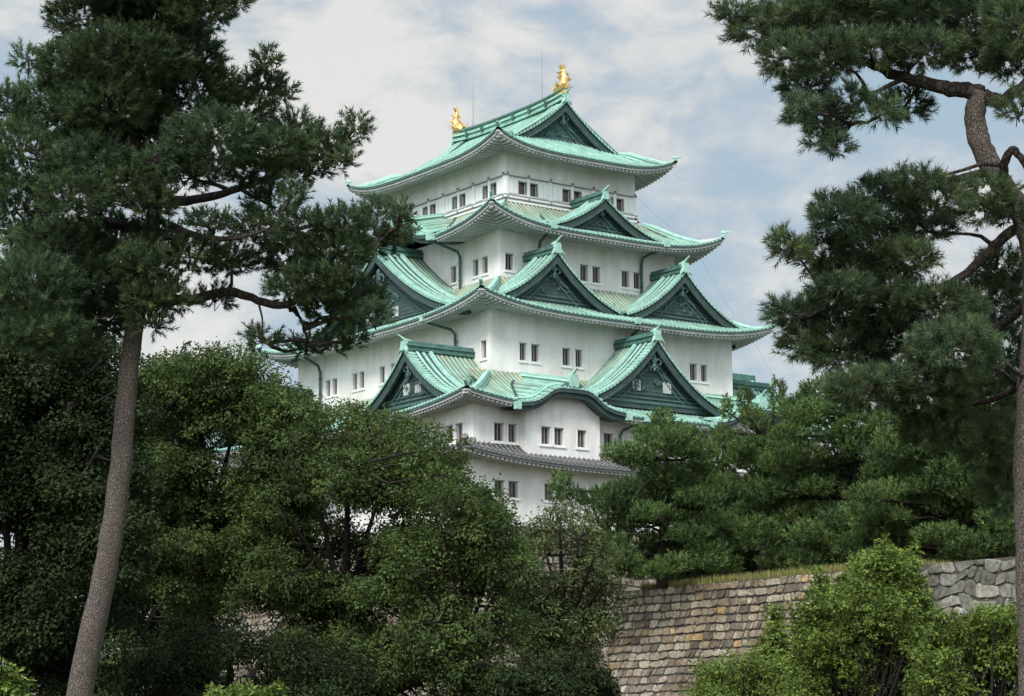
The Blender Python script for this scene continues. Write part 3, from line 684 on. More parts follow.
# projecting bays under the bow gables
for sx in (-1, 1):
    T = TR('front'); mb = MB(); c = sx*8.93; h = 3.26; d = 18.7
    hl = [(-10.88, -10.08), (-9.74, -8.92), (-7.69, -6.91)]
    if sx > 0: hl = [(-q1, -q0) for q0, q1 in hl]
    holes = [(x0, x1, 22.12, 23.31) for x0, x1 in hl]
    wall_face(mb, T, h, d, 20.6, 24.2, holes, lo=(c-h, c+h))
    xs = [c-h+2*h*i/16 for i in range(17)]
    mb.grid([[T(x, d, 24.2) for x in xs], [T(x, d, cv_(x-sx*8.9)-0.30) for x in xs]], 'plaster')
    for x in (c-h, c+h): mb.add([T(x, d, 20.6), T(x, 17.7, 20.6), T(x, 17.7, 24.6), T(x, d, 24.6)], [(0, 1, 2, 3)], 'plaster')
    mb.grid([[T(c-h, d, 20.6), T(c+h, d, 20.6)], [T(c-h, 17.7, 20.6), T(c+h, 17.7, 20.6)]], 'plaster')
    o = mb.build('bay_wall', keep)
    for x0, x1 in hl: window(o, T, d, x0, x1, 22.12, 23.31, 'blind', sill=(x0-0.2, x1+0.2))
# top storey: panelled window band between rails
a, b = HALF[5]; mb = MB(); pend = []
for side in SIDES:
    T = TR(side); half, d = (a, b) if side in ('front', 'back') else (b, a); nb = 6 if side in ('front', 'back') else 8
    bw = 2*half/nb; holes = []
    for i in range(nb):
        u0 = -half+i*bw; flip = (i % 2 == 0)
        if side in ('left', 'right'): flip = (i % 2 == 0)
        k0, k1 = (1.22, 1.95) if flip else (0.18, 0.90)
        if i == 0: k0, k1 = k0, k1
        holes.append((u0+k0, u0+k1, 42.96, 43.98))
        pend.append((T, d, holes[-1], (u0+(0.30 if flip else 0.98), u0+(1.16 if flip else 1.88))))
    wall_face(mb, T, half, d, 41.5, 46.35, holes)
    for i in range(nb+1):
        u = -half+i*bw; u = max(-half+0.12, min(half-0.12, u))
        mb.box(u-0.13, u+0.13, d, d+0.09, 42.80, 44.26, 'white', T)
        mb.box(u-0.08, u+0.08, d+0.09, d+0.2, 44.38, 44.52, 'line', T)
        mb.box(u-0.05, u+0.05, d+0.12, d+0.22, 42.48, 42.66, 'line', T)
    mb.box(-half-0.1, half+0.1, d, d+0.12, 44.26, 44.33, 'line', T)
    mb.box(-half-0.12, half+0.12, d, d+0.16, 42.72, 42.80, 'line', T)
    mb.box(-half-0.12, half+0.12, d, d+0.14, 42.56, 42.72, 'white', T)
    mb.box(-half-0.14, half+0.14, d, d+0.17, 42.50, 42.55, 'line', T)
    mb.box(-half-0.2, half+0.2, d, d+0.2, 42.20, 42.34, 'white', T)
mb.grid([[(-a, -b, 46.35), (a, -b, 46.35)], [(-a, b, 46.35), (a, b, 46.35)]], 'plaster')
o = mb.build('storey_wall', keep); tag(o, 'top storey wall with a band of sliding panels and windows')
for T, d, hl, pn in pend:
    w = MB(); x0, x1, z0, z1 = hl
    for A_ in ([(x0, d, z0), (x0, d-.3, z0), (x0, d-.3, z1), (x0, d, z1)], [(x1, d, z0), (x1, d-.3, z0), (x1, d-.3, z1), (x1, d, z1)], [(x0, d, z1), (x1, d, z1), (x1, d-.3, z1), (x0, d-.3, z1)], [(x0, d, z0), (x1, d, z0), (x1, d-.3, z0), (x0, d-.3, z0)]):
        w.add([T(*p) for p in A_], [(0, 1, 2, 3)], 'plaster')
    w.add([T(*p) for p in [(x0, d-.3, z0), (x1, d-.3, z0), (x1, d-.3, z1), (x0, d-.3, z1)]], [(0, 1, 2, 3)], 'glass')
    w.box(x0+0.14, x1-0.14, d-0.29, d-0.27, z0+0.1, z1-0.16, 'blind', T)
    for xx in (x0, x1): w.box(xx-0.03, xx+0.03, d-0.1, d+0.03, z0, z1, 'line', T)
    w.box(x0, x1, d-0.1, d+0.03, z1-0.04, z1, 'line', T)
    w.build('window', o)
    p = MB(); p.box(pn[0], pn[1], d, d+0.05, z0-0.02, z1+0.02, 'white', T)
    p.box((pn[0]+pn[1])/2-0.01, (pn[0]+pn[1])/2+0.01, d+0.05, d+0.06, z0, z1, 'plaster_eave', T); p.build('sliding_panel', o)

# golden fish ------------------------------------------------------------
def fish(y, s):
    g = MB(); z = ZR5+1.0   # s = +1: back end, -1: front end; head faces the middle of the ridge
    C_ = [(-0.95*s, 0.22, .26, .30), (-0.70*s, 0.34, .46, .42), (-0.35*s, 0.42, .54, .46), (0.0, 0.52, .50, .48), (0.28*s, 0.85, .42, .42), (0.36*s, 1.25, .34, .34), (0.28*s, 1.62, .26, .26), (0.14*s, 1.95, .19, .18), (0.08*s, 2.2, .12, .12)]
    P = [Vector((0, y+q[0], z+q[1])) for q in C_]; rows = []
    for i, q in enumerate(C_):
        d = (P[min(i+1, 8)]-P[max(0, i-1)]).normalized(); n_ = Vector((1, 0, 0)); b_ = d.cross(n_)
        rows.append([P[i]+n_*q[2]*cos(t)+b_*q[3]*sin(t) for t in [2*pi*k/12 for k in range(13)]])
    g.grid(rows, 'gold'); g.add(rows[0][:12], [tuple(range(12))], 'gold')
    def fin(root, tips, th=0.05):
        r0 = [Vector((root[0][0], y+root[0][1]*s, z+root[0][2])), Vector((root[1][0], y+root[1][1]*s, z+root[1][2]))]
        for tp in tips:
            t = Vector((tp[0], y+tp[1]*s, z+tp[2])); o_ = Vector((th, 0.0, 0)) if abs(tp[0]) < 0.3 else Vector((0, th, 0))
            g.add([r0[0]-o_, r0[1]-o_, t, r0[0]+o_, r0[1]+o_], [(0, 1, 2), (3, 2, 4), (0, 2, 3), (1, 4, 2), (0, 3, 4, 1)], 'gold')
    # tail fan
    for k in range(7):
        a = -1.1+k*2.2/6; fin(((0.0, 0.02, 2.0), (0.0, 0.2, 2.05)), [(0.62*sin(a), 0.12+0.15*cos(a*2), 2.25+0.55*cos(a))], 0.09)
    for sx in (-1, 1):    # breast fins and gill spikes
        for dy, dz in ((-0.1, 0.1), (0.15, 0.3), (0.35, 0.0)):
            fin(((sx*0.35, -0.25, 0.40), (sx*0.35, 0.1, 0.55)), [(sx*0.95, dy+0.15, 0.55+dz)], 0.07)
        fin(((sx*0.25, 0.2, 1.0), (sx*0.22, 0.35, 1.5)), [(sx*0.85, 0.35, 1.25)], 0.09)
        fin(((sx*0.15, 0.1, 1.5), (sx*0.12, 0.3, 1.9)), [(sx*0.75, 0.1, 1.75)], 0.08)
        g.ball((sx*0.30, y-0.62*s, z+0.62), 0.12, 'gold', 8)
        g.tube([(sx*0.2, y-0.9*s, z+0.45), (sx*0.3, y-1.15*s, z+0.7), (sx*0.28, y-1.2*s, z+0.95)], [.07, .05, .02], 'gold', 6)
    for k in range(6):    # dorsal spikes on the outer curve
        fin(((0, 0.30+0.02*k, 0.55+0.25*k), (0, 0.42, 0.75+0.25*k)), [(0, 0.95-0.09*k, 0.85+0.25*k)], 0.05)
    fin(((0, 0.3, 0.2), (0, 0.2, 0.6)), [(0, 1.15, 0.72), (0, 0.95, 0.35)], 0.1)
    g.box(-0.30, 0.30, y-0.6, y+0.4, z-0.2, z+0.12, 'gold')
    # lower jaw
    g.sweep([(0, y-1.1*s, z+0.02), (0, y-0.3*s, z+0.05)], 0.55, 0.12, 'gold', 0)
    g.V = [(v[0]*0.9, y+(v[1]-y)*0.9, ZR5+0.9+(v[2]-ZR5-0.9)*0.88) for v in g.V]
    o = g.build('golden_fish', keep, smooth=False); return o
tag(fish(-7.25, -1), 'golden dolphin-like fish with raised tail on the near ridge end')
tag(fish(7.3, 1), 'golden dolphin-like fish with raised tail on the far ridge end')
for y in (-4.6, 5.05):
    g = MB(); g.tube([(0, y, ZR5+0.9), (0, y, ZR5+1.6), (0, y, 56.4)], [0.09, 0.045, 0.02], 'metal', 6); g.build('lightning_rod', keep)

# downpipes --------------------------------------------------------------
def pipe(pts, r=0.11, boxz=None):
    g = MB(); g.tube(pts, r, 'pipe', 8)
    q = pts[0]; g.box(q[0]-0.24, q[0]+0.24, q[1]-0.24, q[1]+0.24, q[2]-0.1, q[2]+0.38, 'copper_edge')
    zt, zb = pts[-2][2], pts[-1][2]; k = zt-0.5
    while k > zb: g.tube([(pts[-1][0], pts[-1][1], k), (pts[-1][0], pts[-1][1], k-0.08)], r*1.35, 'pipe', 8); k -= 1.3
    g.build('downpipe', keep)
pipe([(-11.3, -5.4, 39.2), (-10.6, -5.5, 38.9), (-8.9, -5.6, 38.45), (-8.7, -5.6, 38.1), (-8.7, -5.6, 35.3)])
pipe([(5.3, -13.3, 39.3), (5.2, -12.6, 39.1), (4.95, -10.9, 38.75), (4.93, -10.75, 38.3), (4.9, -10.75, 35.9)])
pipe([(-5.6, -13.3, 39.3), (-5.4, -12.4, 39.1), (-5.0, -10.9, 38.75), (-4.98, -10.75, 38.3), (-4.98, -10.75, 35.9)])
pipe([(-13.8, -8.3, 32.2), (-13.4, -8.4, 32.0), (-12.0, -9.2, 31.55), (-11.78, -9.4, 31.2), (-11.78, -9.5, 29.4)])
pipe([(-13.8, 9.3, 32.2), (-13.4, 9.4, 32.0), (-12.0, 9.7, 31.5), (-11.78, 9.74, 31.0), (-11.78, 9.74, 28.0)])
pipe([(0.2, -15.9, 32.3), (0.9, -15.3, 32.0), (1.3, -13.95, 31.8), (1.35, -13.8, 31.3), (1.4, -13.8, 30.4)], 0.12)
pipe([(-2.2, -19.8, 24.3), (-2.5, -19.3, 24.1), (-3.2, -18.2, 23.7), (-3.28, -18.03, 23.3), (-3.28, -18.03, 21.0)])
# lightning conductor wires between the eaves
for p0, p1 in (((6.5, -8.6, 44.2), (10.2, -9.6, 41.3)), ((10.0, -12.0, 39.0), (13.0, -12.4, 34.8)), ((13.2, -14.5, 32.2), (18.5, -14.6, 25.6))):
    g = MB(); g.tube([p0, [(p0[i]+p1[i])/2-(0.15 if i == 2 else 0) for i in range(3)], p1], 0.011, 'metal', 4); g.build('conductor_wire', keep)

# lesser keep: a lower roof seen past the right of the keep
SX, SY, SZ = 30.2, 12.0, 34.9
sk = empty('small_keep', (SX, SY, 8)); tag(sk, 'small green-roofed turret just showing beside the right side of the keep', 'turret')
g = MB(); g.box(SX-5, SX+5, SY-4.2, SY+4.2, 8, SZ-3.4, 'plaster'); g.build('turret_wall', sk).location = (-SX, -SY, -8)
g = MB(); szf = lambda i: SZ-3.6*prof(i/8, .45)
for sg in (-1, 1):
    cols = rib_cols(-6.5, 6.5); g.grid([[(SX+u, SY+sg*5.6*i/8, szf(i)+h) for u, h in cols] for i in range(9)], 'copper', [rib_tint((1, 1, 1), h) for i in range(9) for u, h in cols])
    for s2 in (-1, 1): g.sweep([(SX+sg*6.4, SY+s2*5.6*i/8, szf(i)) for i in range(9)], 0.5, 0.35, 'copper_edge', 0)
    g.add([(SX+sg*5.9, SY-5, SZ-3.5), (SX+sg*5.9, SY+5, SZ-3.5), (SX+sg*5.9, SY, SZ-0.1)], [(0, 1, 2)], 'copper_dark')
g.sweep([(SX-6.8, SY, SZ-.1), (SX+6.8, SY, SZ-.1)], 0.6, 0.7, 'copper_mid', 0)
g.sweep([(SX+6.3, SY, SZ+.5), (SX+6.8, SY, SZ+.6), (SX+7.2, SY, SZ+.95)], 0.25, 0.25, 'copper_edge', 0, [1, .8, .3])
o = g.build('roof', sk); o.location = (-SX, -SY, -8)

# ================================================================== STONEWORK
def stone_face(mb, P, nu, rows, jit, cols_, rng, gap=0.025, bulge=0.07, tone=None, runbond=True, wa=0.45):
    """P(u,v) maps a wall sheet (u along, v up, 0..1) to space with its outward normal; irregular blocks of real depth"""
    lat = {}
    def pt(i, j, off):
        k = (round(i+off, 3), j)
        if k not in lat: lat[k] = ((i+off+rng.uniform(-jit, jit)*0.9)/nu, (j+rng.uniform(-jit, jit)*(0.8 if 0 < j < rows else 0))/rows)
        return lat[k]
    for j in range(rows):
        i = 0.0; xs = [0.0]
        while i < nu:
            i += rng.choice((0.55, 0.8, 1.0, 1.2, 1.5, 1.9))*rng.uniform(0.85, 1.15); xs.append(min(i, nu))
        tops = [rng.uniform(-jit, jit)*0.3 for _ in xs]
        for k in range(len(xs)-1):
            if xs[k+1]-xs[k] < 0.25: continue
            x0, x1 = xs[k], xs[k+1]; g = gap
            q = [(x0+g+rng.uniform(-0.1, jit)*.3, j+g+rng.uniform(-0.1, jit)*.3), (x1-g-rng.uniform(-0.1, jit)*.3, j+g+rng.uniform(-0.1, jit)*.3),
                 (x1-g-rng.uniform(-0.1, jit)*.3, j+1-g-rng.uniform(-0.1, jit)*.3), (x0+g+rng.uniform(-0.1, jit)*.3, j+1-g-rng.uniform(-0.1, jit)*.3)]
            # cut the corners for an irregular outline
            poly = []
            for a in range(4):
                p, n_ = q[a], q[(a+1) % 4]; c_ = rng.uniform(0.04, 0.30)
                poly.append((p[0]+(n_[0]-p[0])*c_, p[1]+(n_[1]-p[1])*c_)); c_ = rng.uniform(0.04, 0.30)
                poly.append((n_[0]+(p[0]-n_[0])*c_, n_[1]+(p[1]-n_[1])*c_))
            cx = sum(p[0] for p in poly)/8; cy = sum(p[1] for p in poly)/8
            wob = lambda p: (p[0]+0.3*jit*sin(p[1]*2.1+p[0]*0.7), p[1]+wa*(0.5*jit*sin(p[0]*0.55+p[1]*0.31)+0.35*jit*sin(p[0]*1.7+2+p[1]))) if jit > 0.2 else p
            poly = [wob(p) for p in poly]; poly = [(min(nu, max(0, p[0])), min(rows, max(0, p[1]))) for p in poly]
            cx = sum(p[0] for p in poly)/8; cy = sum(p[1] for p in poly)/8
            b = bulge*rng.uniform(0.6, 1.3)
            base = [P(p[0]/nu, p[1]/rows, 0.0) for p in poly]
            topv = [P((cx+(p[0]-cx)*0.86)/nu, (cy+(p[1]-cy)*0.86)/rows, b+rng.uniform(-.02, .02)) for p in poly]
            mid = [P((cx+(p[0]-cx)*0.97)/nu, (cy+(p[1]-cy)*0.97)/rows, b*0.6) for p in poly]
            t = tone(rng, (cx/nu), (cy/rows))
            mb.add(base+mid+topv, [tuple(range(16, 24))]+[(a, (a+1) % 8, 8+(a+1) % 8, 8+a) for a in range(8)]+[(8+a, 8+(a+1) % 8, 16+(a+1) % 8, 16+a) for a in range(8)], 'stone', t)

def wall_block(name, p0, p1, ztop, zbot, out, batter, course, jit, tone, label, seed, unit=0.40, zt1=None, depth=1.2, curve=1.6):
    """battered dry-stone wall from p0 to p1; out is the outward normal"""
    rng = random.Random(seed); mb = MB(); p0 = Vector((*p0, 0)); p1 = Vector((*p1, 0)); n = Vector((*out, 0))
    ln = (p1-p0).length; zt1 = ztop if zt1 is None else zt1
    def P(u, v, o):
        zt = ztop+(zt1-ztop)*u
        z = zbot+(zt-zbot)*v
        q = p0+(p1-p0)*u+n*(batter*(1-v)**curve + o); return (q.x, q.y, z)
    mb.grid([[P(i/10, j/10, -0.02) for i in range(11)] for j in range(11)], 'mortar')
    stone_face(mb, P, ln/unit, int((ztop-zbot)/course), jit, None, rng, gap=0.02 if jit < 0.7 else -0.07, tone=tone, wa=0.15 if jit < 0.7 else 1.0)
    o = mb.build(name); tag(o, label, 'stone wall'); return o

def tone_main(rng, u, v):
    r = rng.random(); g = rng.uniform(0.75, 1.3)
    if v > 0.60:
        c = (0.38, 0.335, 0.265) if r < 0.48 else ((0.30, 0.24, 0.18) if r < 0.82 else ((0.44, 0.31, 0.17) if r < 0.86 else (0.17, 0.145, 0.12)))
    else:
        c = (0.23, 0.19, 0.155) if r < 0.66 else ((0.32, 0.265, 0.21) if r < 0.88 else (0.46, 0.42, 0.35))
    return tuple(x*g for x in c)
def tone_dark(rng, u, v):
    g = rng.uniform(0.6, 1.3); c = (0.20, 0.195, 0.175) if rng.random() < 0.7 else (0.32, 0.31, 0.27); return tuple(x*g for x in c)
def tone_pale(rng, u, v):
    g = rng.uniform(0.7, 1.15); c = (0.36, 0.31, 0.27) if rng.random() < 0.7 else (0.24, 0.20, 0.18); return tuple(x*g for x in c)

WY = -63.9
wall_block('stone_wall', (-40.5, -80.6), (-40.5, WY), 8.2, -0.5, (-1, 0), 3.4, 0.34, 0.5, tone_main, 'brown and buff coursed moat wall below the grass strip, its far end curving outward at the foot', 3)
wall_block('stone_wall', (-40.55, -100.0), (-40.55, -80.6), 8.15, -0.5, (-1, 0), 3.4, 0.46, 0.75, tone_dark, 'grey rubble moat wall to the right of the tall bright shrub', 4, unit=0.55)
wall_block('stone_wall', (-40.5, WY), (-24.0, WY), 8.2, -0.5, (0, 1), 2.4, 0.5, 0.4, tone_main, 'return of the moat wall running back toward the keep behind the olive tree', 5)
wall_block('stone_wall', (-24.0, WY), (-24.0, 70.0), 8.2, -0.5, (-1, 0), 2.4, 0.6, 0.5, tone_pale, 'long moat wall in the background behind the broadleaf trees', 6, unit=0.9)
# keep foundation
fd = empty('stone_foundation', (0, 0, 8)); tag(fd, 'flared pale stone base carrying the white keep, glimpsed between the trees', 'stone base')
for i, (p0, p1, out_) in enumerate((((-16.2, -17.95), (16.2, -17.95), (0, -1)), ((-16.2, 17.95), (-16.2, -17.95), (-1, 0)), ((16.2, -17.95), (16.2, 17.95), (1, 0)), ((16.2, 17.95), (-16.2, 17.95), (0, 1)))):
    rng = random.Random(20+i); mb = MB(); P0 = Vector((*p0, 0)); P1 = Vector((*p1, 0)); n = Vector((*out_, 0)); tdir = (P1-P0).normalized()
    def P(u, v, o):
        bt = 3.2*(1-v)**1.7; q = P0+(P1-P0)*u+n*(bt+o)+tdir*(bt*(2*u-1)); return (q.x, q.y, (8.0+8.35*v)-8.0)
    mb.grid([[P(a/10, b_/10, -0.02) for a in range(11)] for b_ in range(11)], 'mortar')
    stone_face(mb, P, 36, 13, 0.5, None, rng, tone=tone_pale); mb.build('stone_face', fd)

# ground
g = MB(); g.grid([[(-3000, -3000, 0), (3000, -3000, 0)], [(-3000, 3000, 0), (3000, 3000, 0)]], 'turf'); tag(g.build('ground'), kind='structure')
g = MB()
g.add([(-40.45, -400, 8.15), (-40.45, WY-0.05, 8.15), (-23.95, WY-0.05, 8.15), (-23.95, 400, 8.15), (400, 400, 8.15), (400, -400, 8.15)], [(0, 1, 2, 3, 4, 5)], 'soil')
tag(g.build('terrace_ground'), kind='structure')

# ================================================================== FOLIAGE
def at(px, py, D):
    """point on the ground frame: D metres ahead of the viewer, sideways and up by what the lens angle gives"""
    d = FWD + RGT*((px-512)/FPX) + UPV*((348-py)/FPX); return CAM + d*D
def cloud_mesh(name, V, F, mt, tint, parent):
    me = bpy.data.meshes.new(name); nv, nf, k = len(V), len(F), F.shape[1]
    me.vertices.add(nv); me.vertices.foreach_set('co', V.astype(np.float32).ravel())
    me.loops.add(nf*k); me.loops.foreach_set('vertex_index', F.astype(np.int32).ravel())
    me.polygons.add(nf); me.polygons.foreach_set('loop_start', np.arange(nf, dtype=np.int32)*k); me.polygons.foreach_set('loop_total', np.full(nf, k, np.int32))
    me.materials.append(M[mt]); a = me.color_attributes.new('tint', 'FLOAT_COLOR', 'POINT')
    a.data.foreach_set('color', np.concatenate([tint, np.ones((nv, 1))], 1).astype(np.float32).ravel())
    me.update(); me.validate(); o = bpy.data.objects.new(name, me); COL.objects.link(o)
    if parent: o.parent = parent; o.location = -Vector(parent.location)
    return o
def unit(v): return v/np.maximum(1e-9, np.linalg.norm(v, axis=-1, keepdims=True))

def clumps_px(lst, D, rng, dspread=1.0, flat=1.0):
    """(px, py, rx, ry[, depth offset]) -> centre, radii (sideways, depth, up) in metres"""
    out_ = []
    for q in lst:
        dd = q[4] if len(q) > 4 else rng.uniform(-dspread, dspread); k = (D+dd)/FPX
        out_.append((at(q[0], q[1], D+dd), np.array([q[2]*k, max(q[2], q[3])*k*flat, q[3]*k])))
    return out_

def sample_clump(rng, c, r, n, shell=0.45):
    d = unit(rng.normal(size=(n, 3))); rad = shell+(1-shell)*rng.random(n)**0.6
    loc = d*rad[:, None]*r
    return c+loc[:, :1]*HR+loc[:, 1:2]*HF+loc[:, 2:]*np.array([0, 0, 1.0]), d[:, :1]*HR+d[:, 1:2]*HF+d[:, 2:]*np.array([0, 0, 1.0])

def needles(rng, base, axis, slen, nlen, nw, nper, tint_v, spread=1.15):
    """bottle-brush shoots: nper needles set round each shoot axis"""
    n = len(base); ax = unit(axis)
    ref = unit(np.cross(ax, rng.normal(size=(n, 3)))); bi = np.cross(ax, ref)
    t = rng.random((n, nper)); ang = rng.random((n, nper))*2*pi
    root = base[:, None]+ax[:, None]*(slen[:, None]*(0.15+0.85*t))[..., None]
    rad = ref[:, None]*np.cos(ang)[..., None]+bi[:, None]*np.sin(ang)[..., None]
    sp = spread*(1.15-0.55*t)[..., None]
    dr = unit(ax[:, None]+rad*sp+rng.normal(size=(n, nper, 3))*0.08)
    L_ = nlen*(0.75+0.5*rng.random((n, nper)))[..., None]
    side = unit(np.cross(dr, rng.normal(size=(n, nper, 3))))*nw
    V = np.stack([root-side, root+side, root+dr*L_], 2).reshape(-1, 3)
    F = np.arange(len(V)).reshape(-1, 3)
    T_ = np.repeat(tint_v, nper*3, 0)
    return V, F, T_

def pine_foliage(rng, clumps, dens, nlen, nw, nper, slen=0.2, up=0.7, flatten=1.0, tipcol=0.35):
    B, A_, S_, C_ = [], [], [], []
    for c, r in clumps:
        n = int(dens*(r[0]*r[2]+r[0]*r[1]*0.5+r[1]*r[2]*.3))+6
        p, d = sample_clump(rng, c, r, n)
        ax = d*np.array([1, 1, 0.7])+np.array([0, 0, up])+rng.normal(size=(n, 3))*0.35
        base_t = rng.uniform(0.72, 1.25); hue = rng.uniform(-0.08, 0.14)
        g = base_t*rng.uniform(0.5, 1.55, n); ylw = rng.random(n)**3*0.5+hue
        tt = np.stack([g*(1+ylw), g*(1+ylw*0.45), g*(1-ylw*0.3)], 1)
        B.append(p); A_.append(ax); S_.append(slen*rng.uniform(0.6, 1.4, n)); C_.append(tt)
    B = np.concatenate(B); A_ = np.concatenate(A_); S_ = np.concatenate(S_); C_ = np.concatenate(C_)
    return B, A_, S_, needles(rng, B, A_, S_, nlen, nw, nper, C_)

def leaf_foliage(rng, clumps, dens, llen, lwid, per, spray=0.35, up=0.3, tintvar=0.35):
    """sprays of small leaves: each spray a loose flattened cluster facing outward and up"""
    V, T_ = [], []
    for c, r in clumps:
        n = int(dens*(r[0]*r[2]+r[0]*r[1]*0.5+r[1]*r[2]*.3))+5
        p, d = sample_clump(rng, c, r, n, 0.40)
        nrm = unit(d*0.7+np.array([0, 0, 0.9])+rng.normal(size=(n, 3))*0.35)
        out_d = unit(d+rng.normal(size=(n, 3))*0.5+np.array([0, 0, up]))
        a = unit(out_d-nrm*np.sum(out_d*nrm, 1, keepdims=True)); b = np.cross(nrm, a)
        base_t = rng.uniform(0.78, 1.2); g = base_t*rng.uniform(0.45, 1.5, n)
        al = rng.random((n, per))*1.0; bl = (rng.random((n, per))-0.5)*0.9*(1.15-al*0.7); hl = (rng.random((n, per))-0.5)*0.35
        q = p[:, None]+(a[:, None]*al[..., None]+b[:, None]*bl[..., None]+nrm[:, None]*hl[..., None])*spray
        ln = unit(nrm[:, None]+rng.normal(size=(n, per, 3))*0.45)
        ld = unit(a[:, None]+b[:, None]*np.sign(bl)[..., None]*0.8+rng.normal(size=(n, per, 3))*0.45)
        ld = unit(ld-ln*np.sum(ld*ln, 2, keepdims=True)); ls = np.cross(ln, ld)
        L_ = llen*rng.uniform(0.7, 1.3, (n, per, 1)); W2 = lwid*rng.uniform(0.7, 1.3, (n, per, 1))
        quad = np.stack([q, q+ld*L_*0.5+ls*W2*0.5-ln*0.1*L_, q+ld*L_-ln*0.22*L_, q+ld*L_*0.5-ls*W2*0.5-ln*0.1*L_], 2)
        V.append(quad.reshape(-1, 3))
        yl = rng.random(n)**2*tintvar; tt = np.stack([g*(1+yl), g*(1+yl*0.5), g*(1-yl*0.3)], 1)
        tt = np.repeat(tt, per, 0)*rng.uniform(0.8, 1.2, (n*per, 1)); T_.append(np.repeat(tt, 4, 0))
    V = np.concatenate(V); return V, np.arange(len(V)).reshape(-1, 4), np.concatenate(T_)

def limb_mesh(mb, pts, r0, r1, mt, rng, n=10, sub=4, wob=0.03):
    P = [np.array(p, float) for p in pts]; path, rad = [], []
    k = len(P)-1
    for i in range(k):
        p0, p1, p2, p3 = P[max(i-1, 0)], P[i], P[i+1], P[min(i+2, k)]
        for j in range(sub):
            t = j/sub; q = 0.5*((2*p1)+(-p0+p2)*t+(2*p0-5*p1+4*p2-p3)*t*t+(-p0+3*p1-3*p2+p3)*t**3)
            path.append(tuple(q+rng.normal(size=3)*wob*r0)); f = (i+t)/k; rad.append((r0+(r1-r0)*f)*(1+0.025*rng.normal()))
    path.append(tuple(P[-1])); rad.append(r1); mb.tube(path, rad, mt, n)
    return path
def twigs(mb, skel, targets, rng, mt, r0=0.03, frac=1.0):
    S = np.array(skel)
    for t in targets:
        if rng.random() > frac: continue
        w_ = np.linalg.norm((S-t)*np.array([1, 1, 1.4]), axis=1); s = S[np.argmin(w_)]
        m_ = (s+t)/2+rng.normal(size=3)*0.12*np.linalg.norm(s-t)*0.6+np.array([0, 0, -0.06*np.linalg.norm(s-t)])
        mb.tube([tuple(s), tuple(s*0.35+m_*0.65), tuple(m_*0.4+t*0.6), tuple(t)], [r0, r0*0.75, r0*0.5, r0*0.2], mt, 5)

def make_tree(kind, label, cat, base, trunk, limbs, clumps, fol, seed, mt_bark, mt_leaf, twig_r, group=None, trunk_r=(0.3, 0.1), twig_sub=3, minor=0.7):
    rng = np.random.default_rng(seed); root = empty(kind, tuple(base)); tag(root, label, cat, group)
    mb = MB(); skel = []
    skel += limb_mesh(mb, trunk, trunk_r[0], trunk_r[1], mt_bark, rng, 16, 6, 0.02)
    mt_trunk = mt_bark; mt_bark = 'bark_limb' if mt_bark == 'bark_pine' else mt_bark
    for pts, ra, rb in limbs: skel += limb_mesh(mb, pts, ra, rb, mt_bark, rng, 10, 5, 0.08)
    skel2 = skel[len(skel)//5:]
    cs = [c for c, r in clumps]
    # branch to every clump, then finer twigs inside it
    S = np.array(skel2); newp = []
    for c, r in clumps:
        w_ = np.linalg.norm((S-c)*np.array([0.6, 0.6, 1.2]), axis=1); s = S[np.argmin(w_)]
        mid = (s+c)/2+rng.normal(size=3)*0.08*np.linalg.norm(s-c)
        q = [s, s*0.5+mid*0.5+rng.normal(size=3)*0.03, mid, mid*.5+c*.5, c]; mb.tube([tuple(x) for x in q], [twig_r*2.4, twig_r*2, twig_r*1.6, twig_r*1.3, twig_r], mt_bark, 6)
        newp += q[1:]
        p, d = sample_clump(rng, c, r*0.8, max(3, int(twig_sub*(1+3*r[0]))), 0.6)
        for t in p: mb.tube([tuple(c), tuple((c+t)/2+rng.normal(size=3)*0.06+np.array([0, 0, -0.04])), tuple(t)], [twig_r*0.9, twig_r*0.6, twig_r*0.3], mt_bark, 4)
    o = mb.build('trunk', root, smooth=True); o.location = -Vector(root.location)
    V, F, T_ = fol(rng, clumps)
    cloud_mesh('crown', V, F, mt_leaf, T_, root)
    return root

def pine_fol(dens, nlen, nw, nper, slen=0.2, up=0.7):
    def f(rng, cl): return pine_foliage(rng, cl, dens, nlen, nw, nper, slen, up)[3]
    return f
def leaf_fol(dens, ll, lw, per, spray=0.35, up=0.3, tv=0.35):
    def f(rng, cl): return leaf_foliage(rng, cl, dens, ll, lw, per, spray, up, tv)
    return f
def path_px(lst, D): return [at(x, y, D+(dd[0] if dd else 0)) for x, y, *dd in lst]

R0 = random.Random(5)
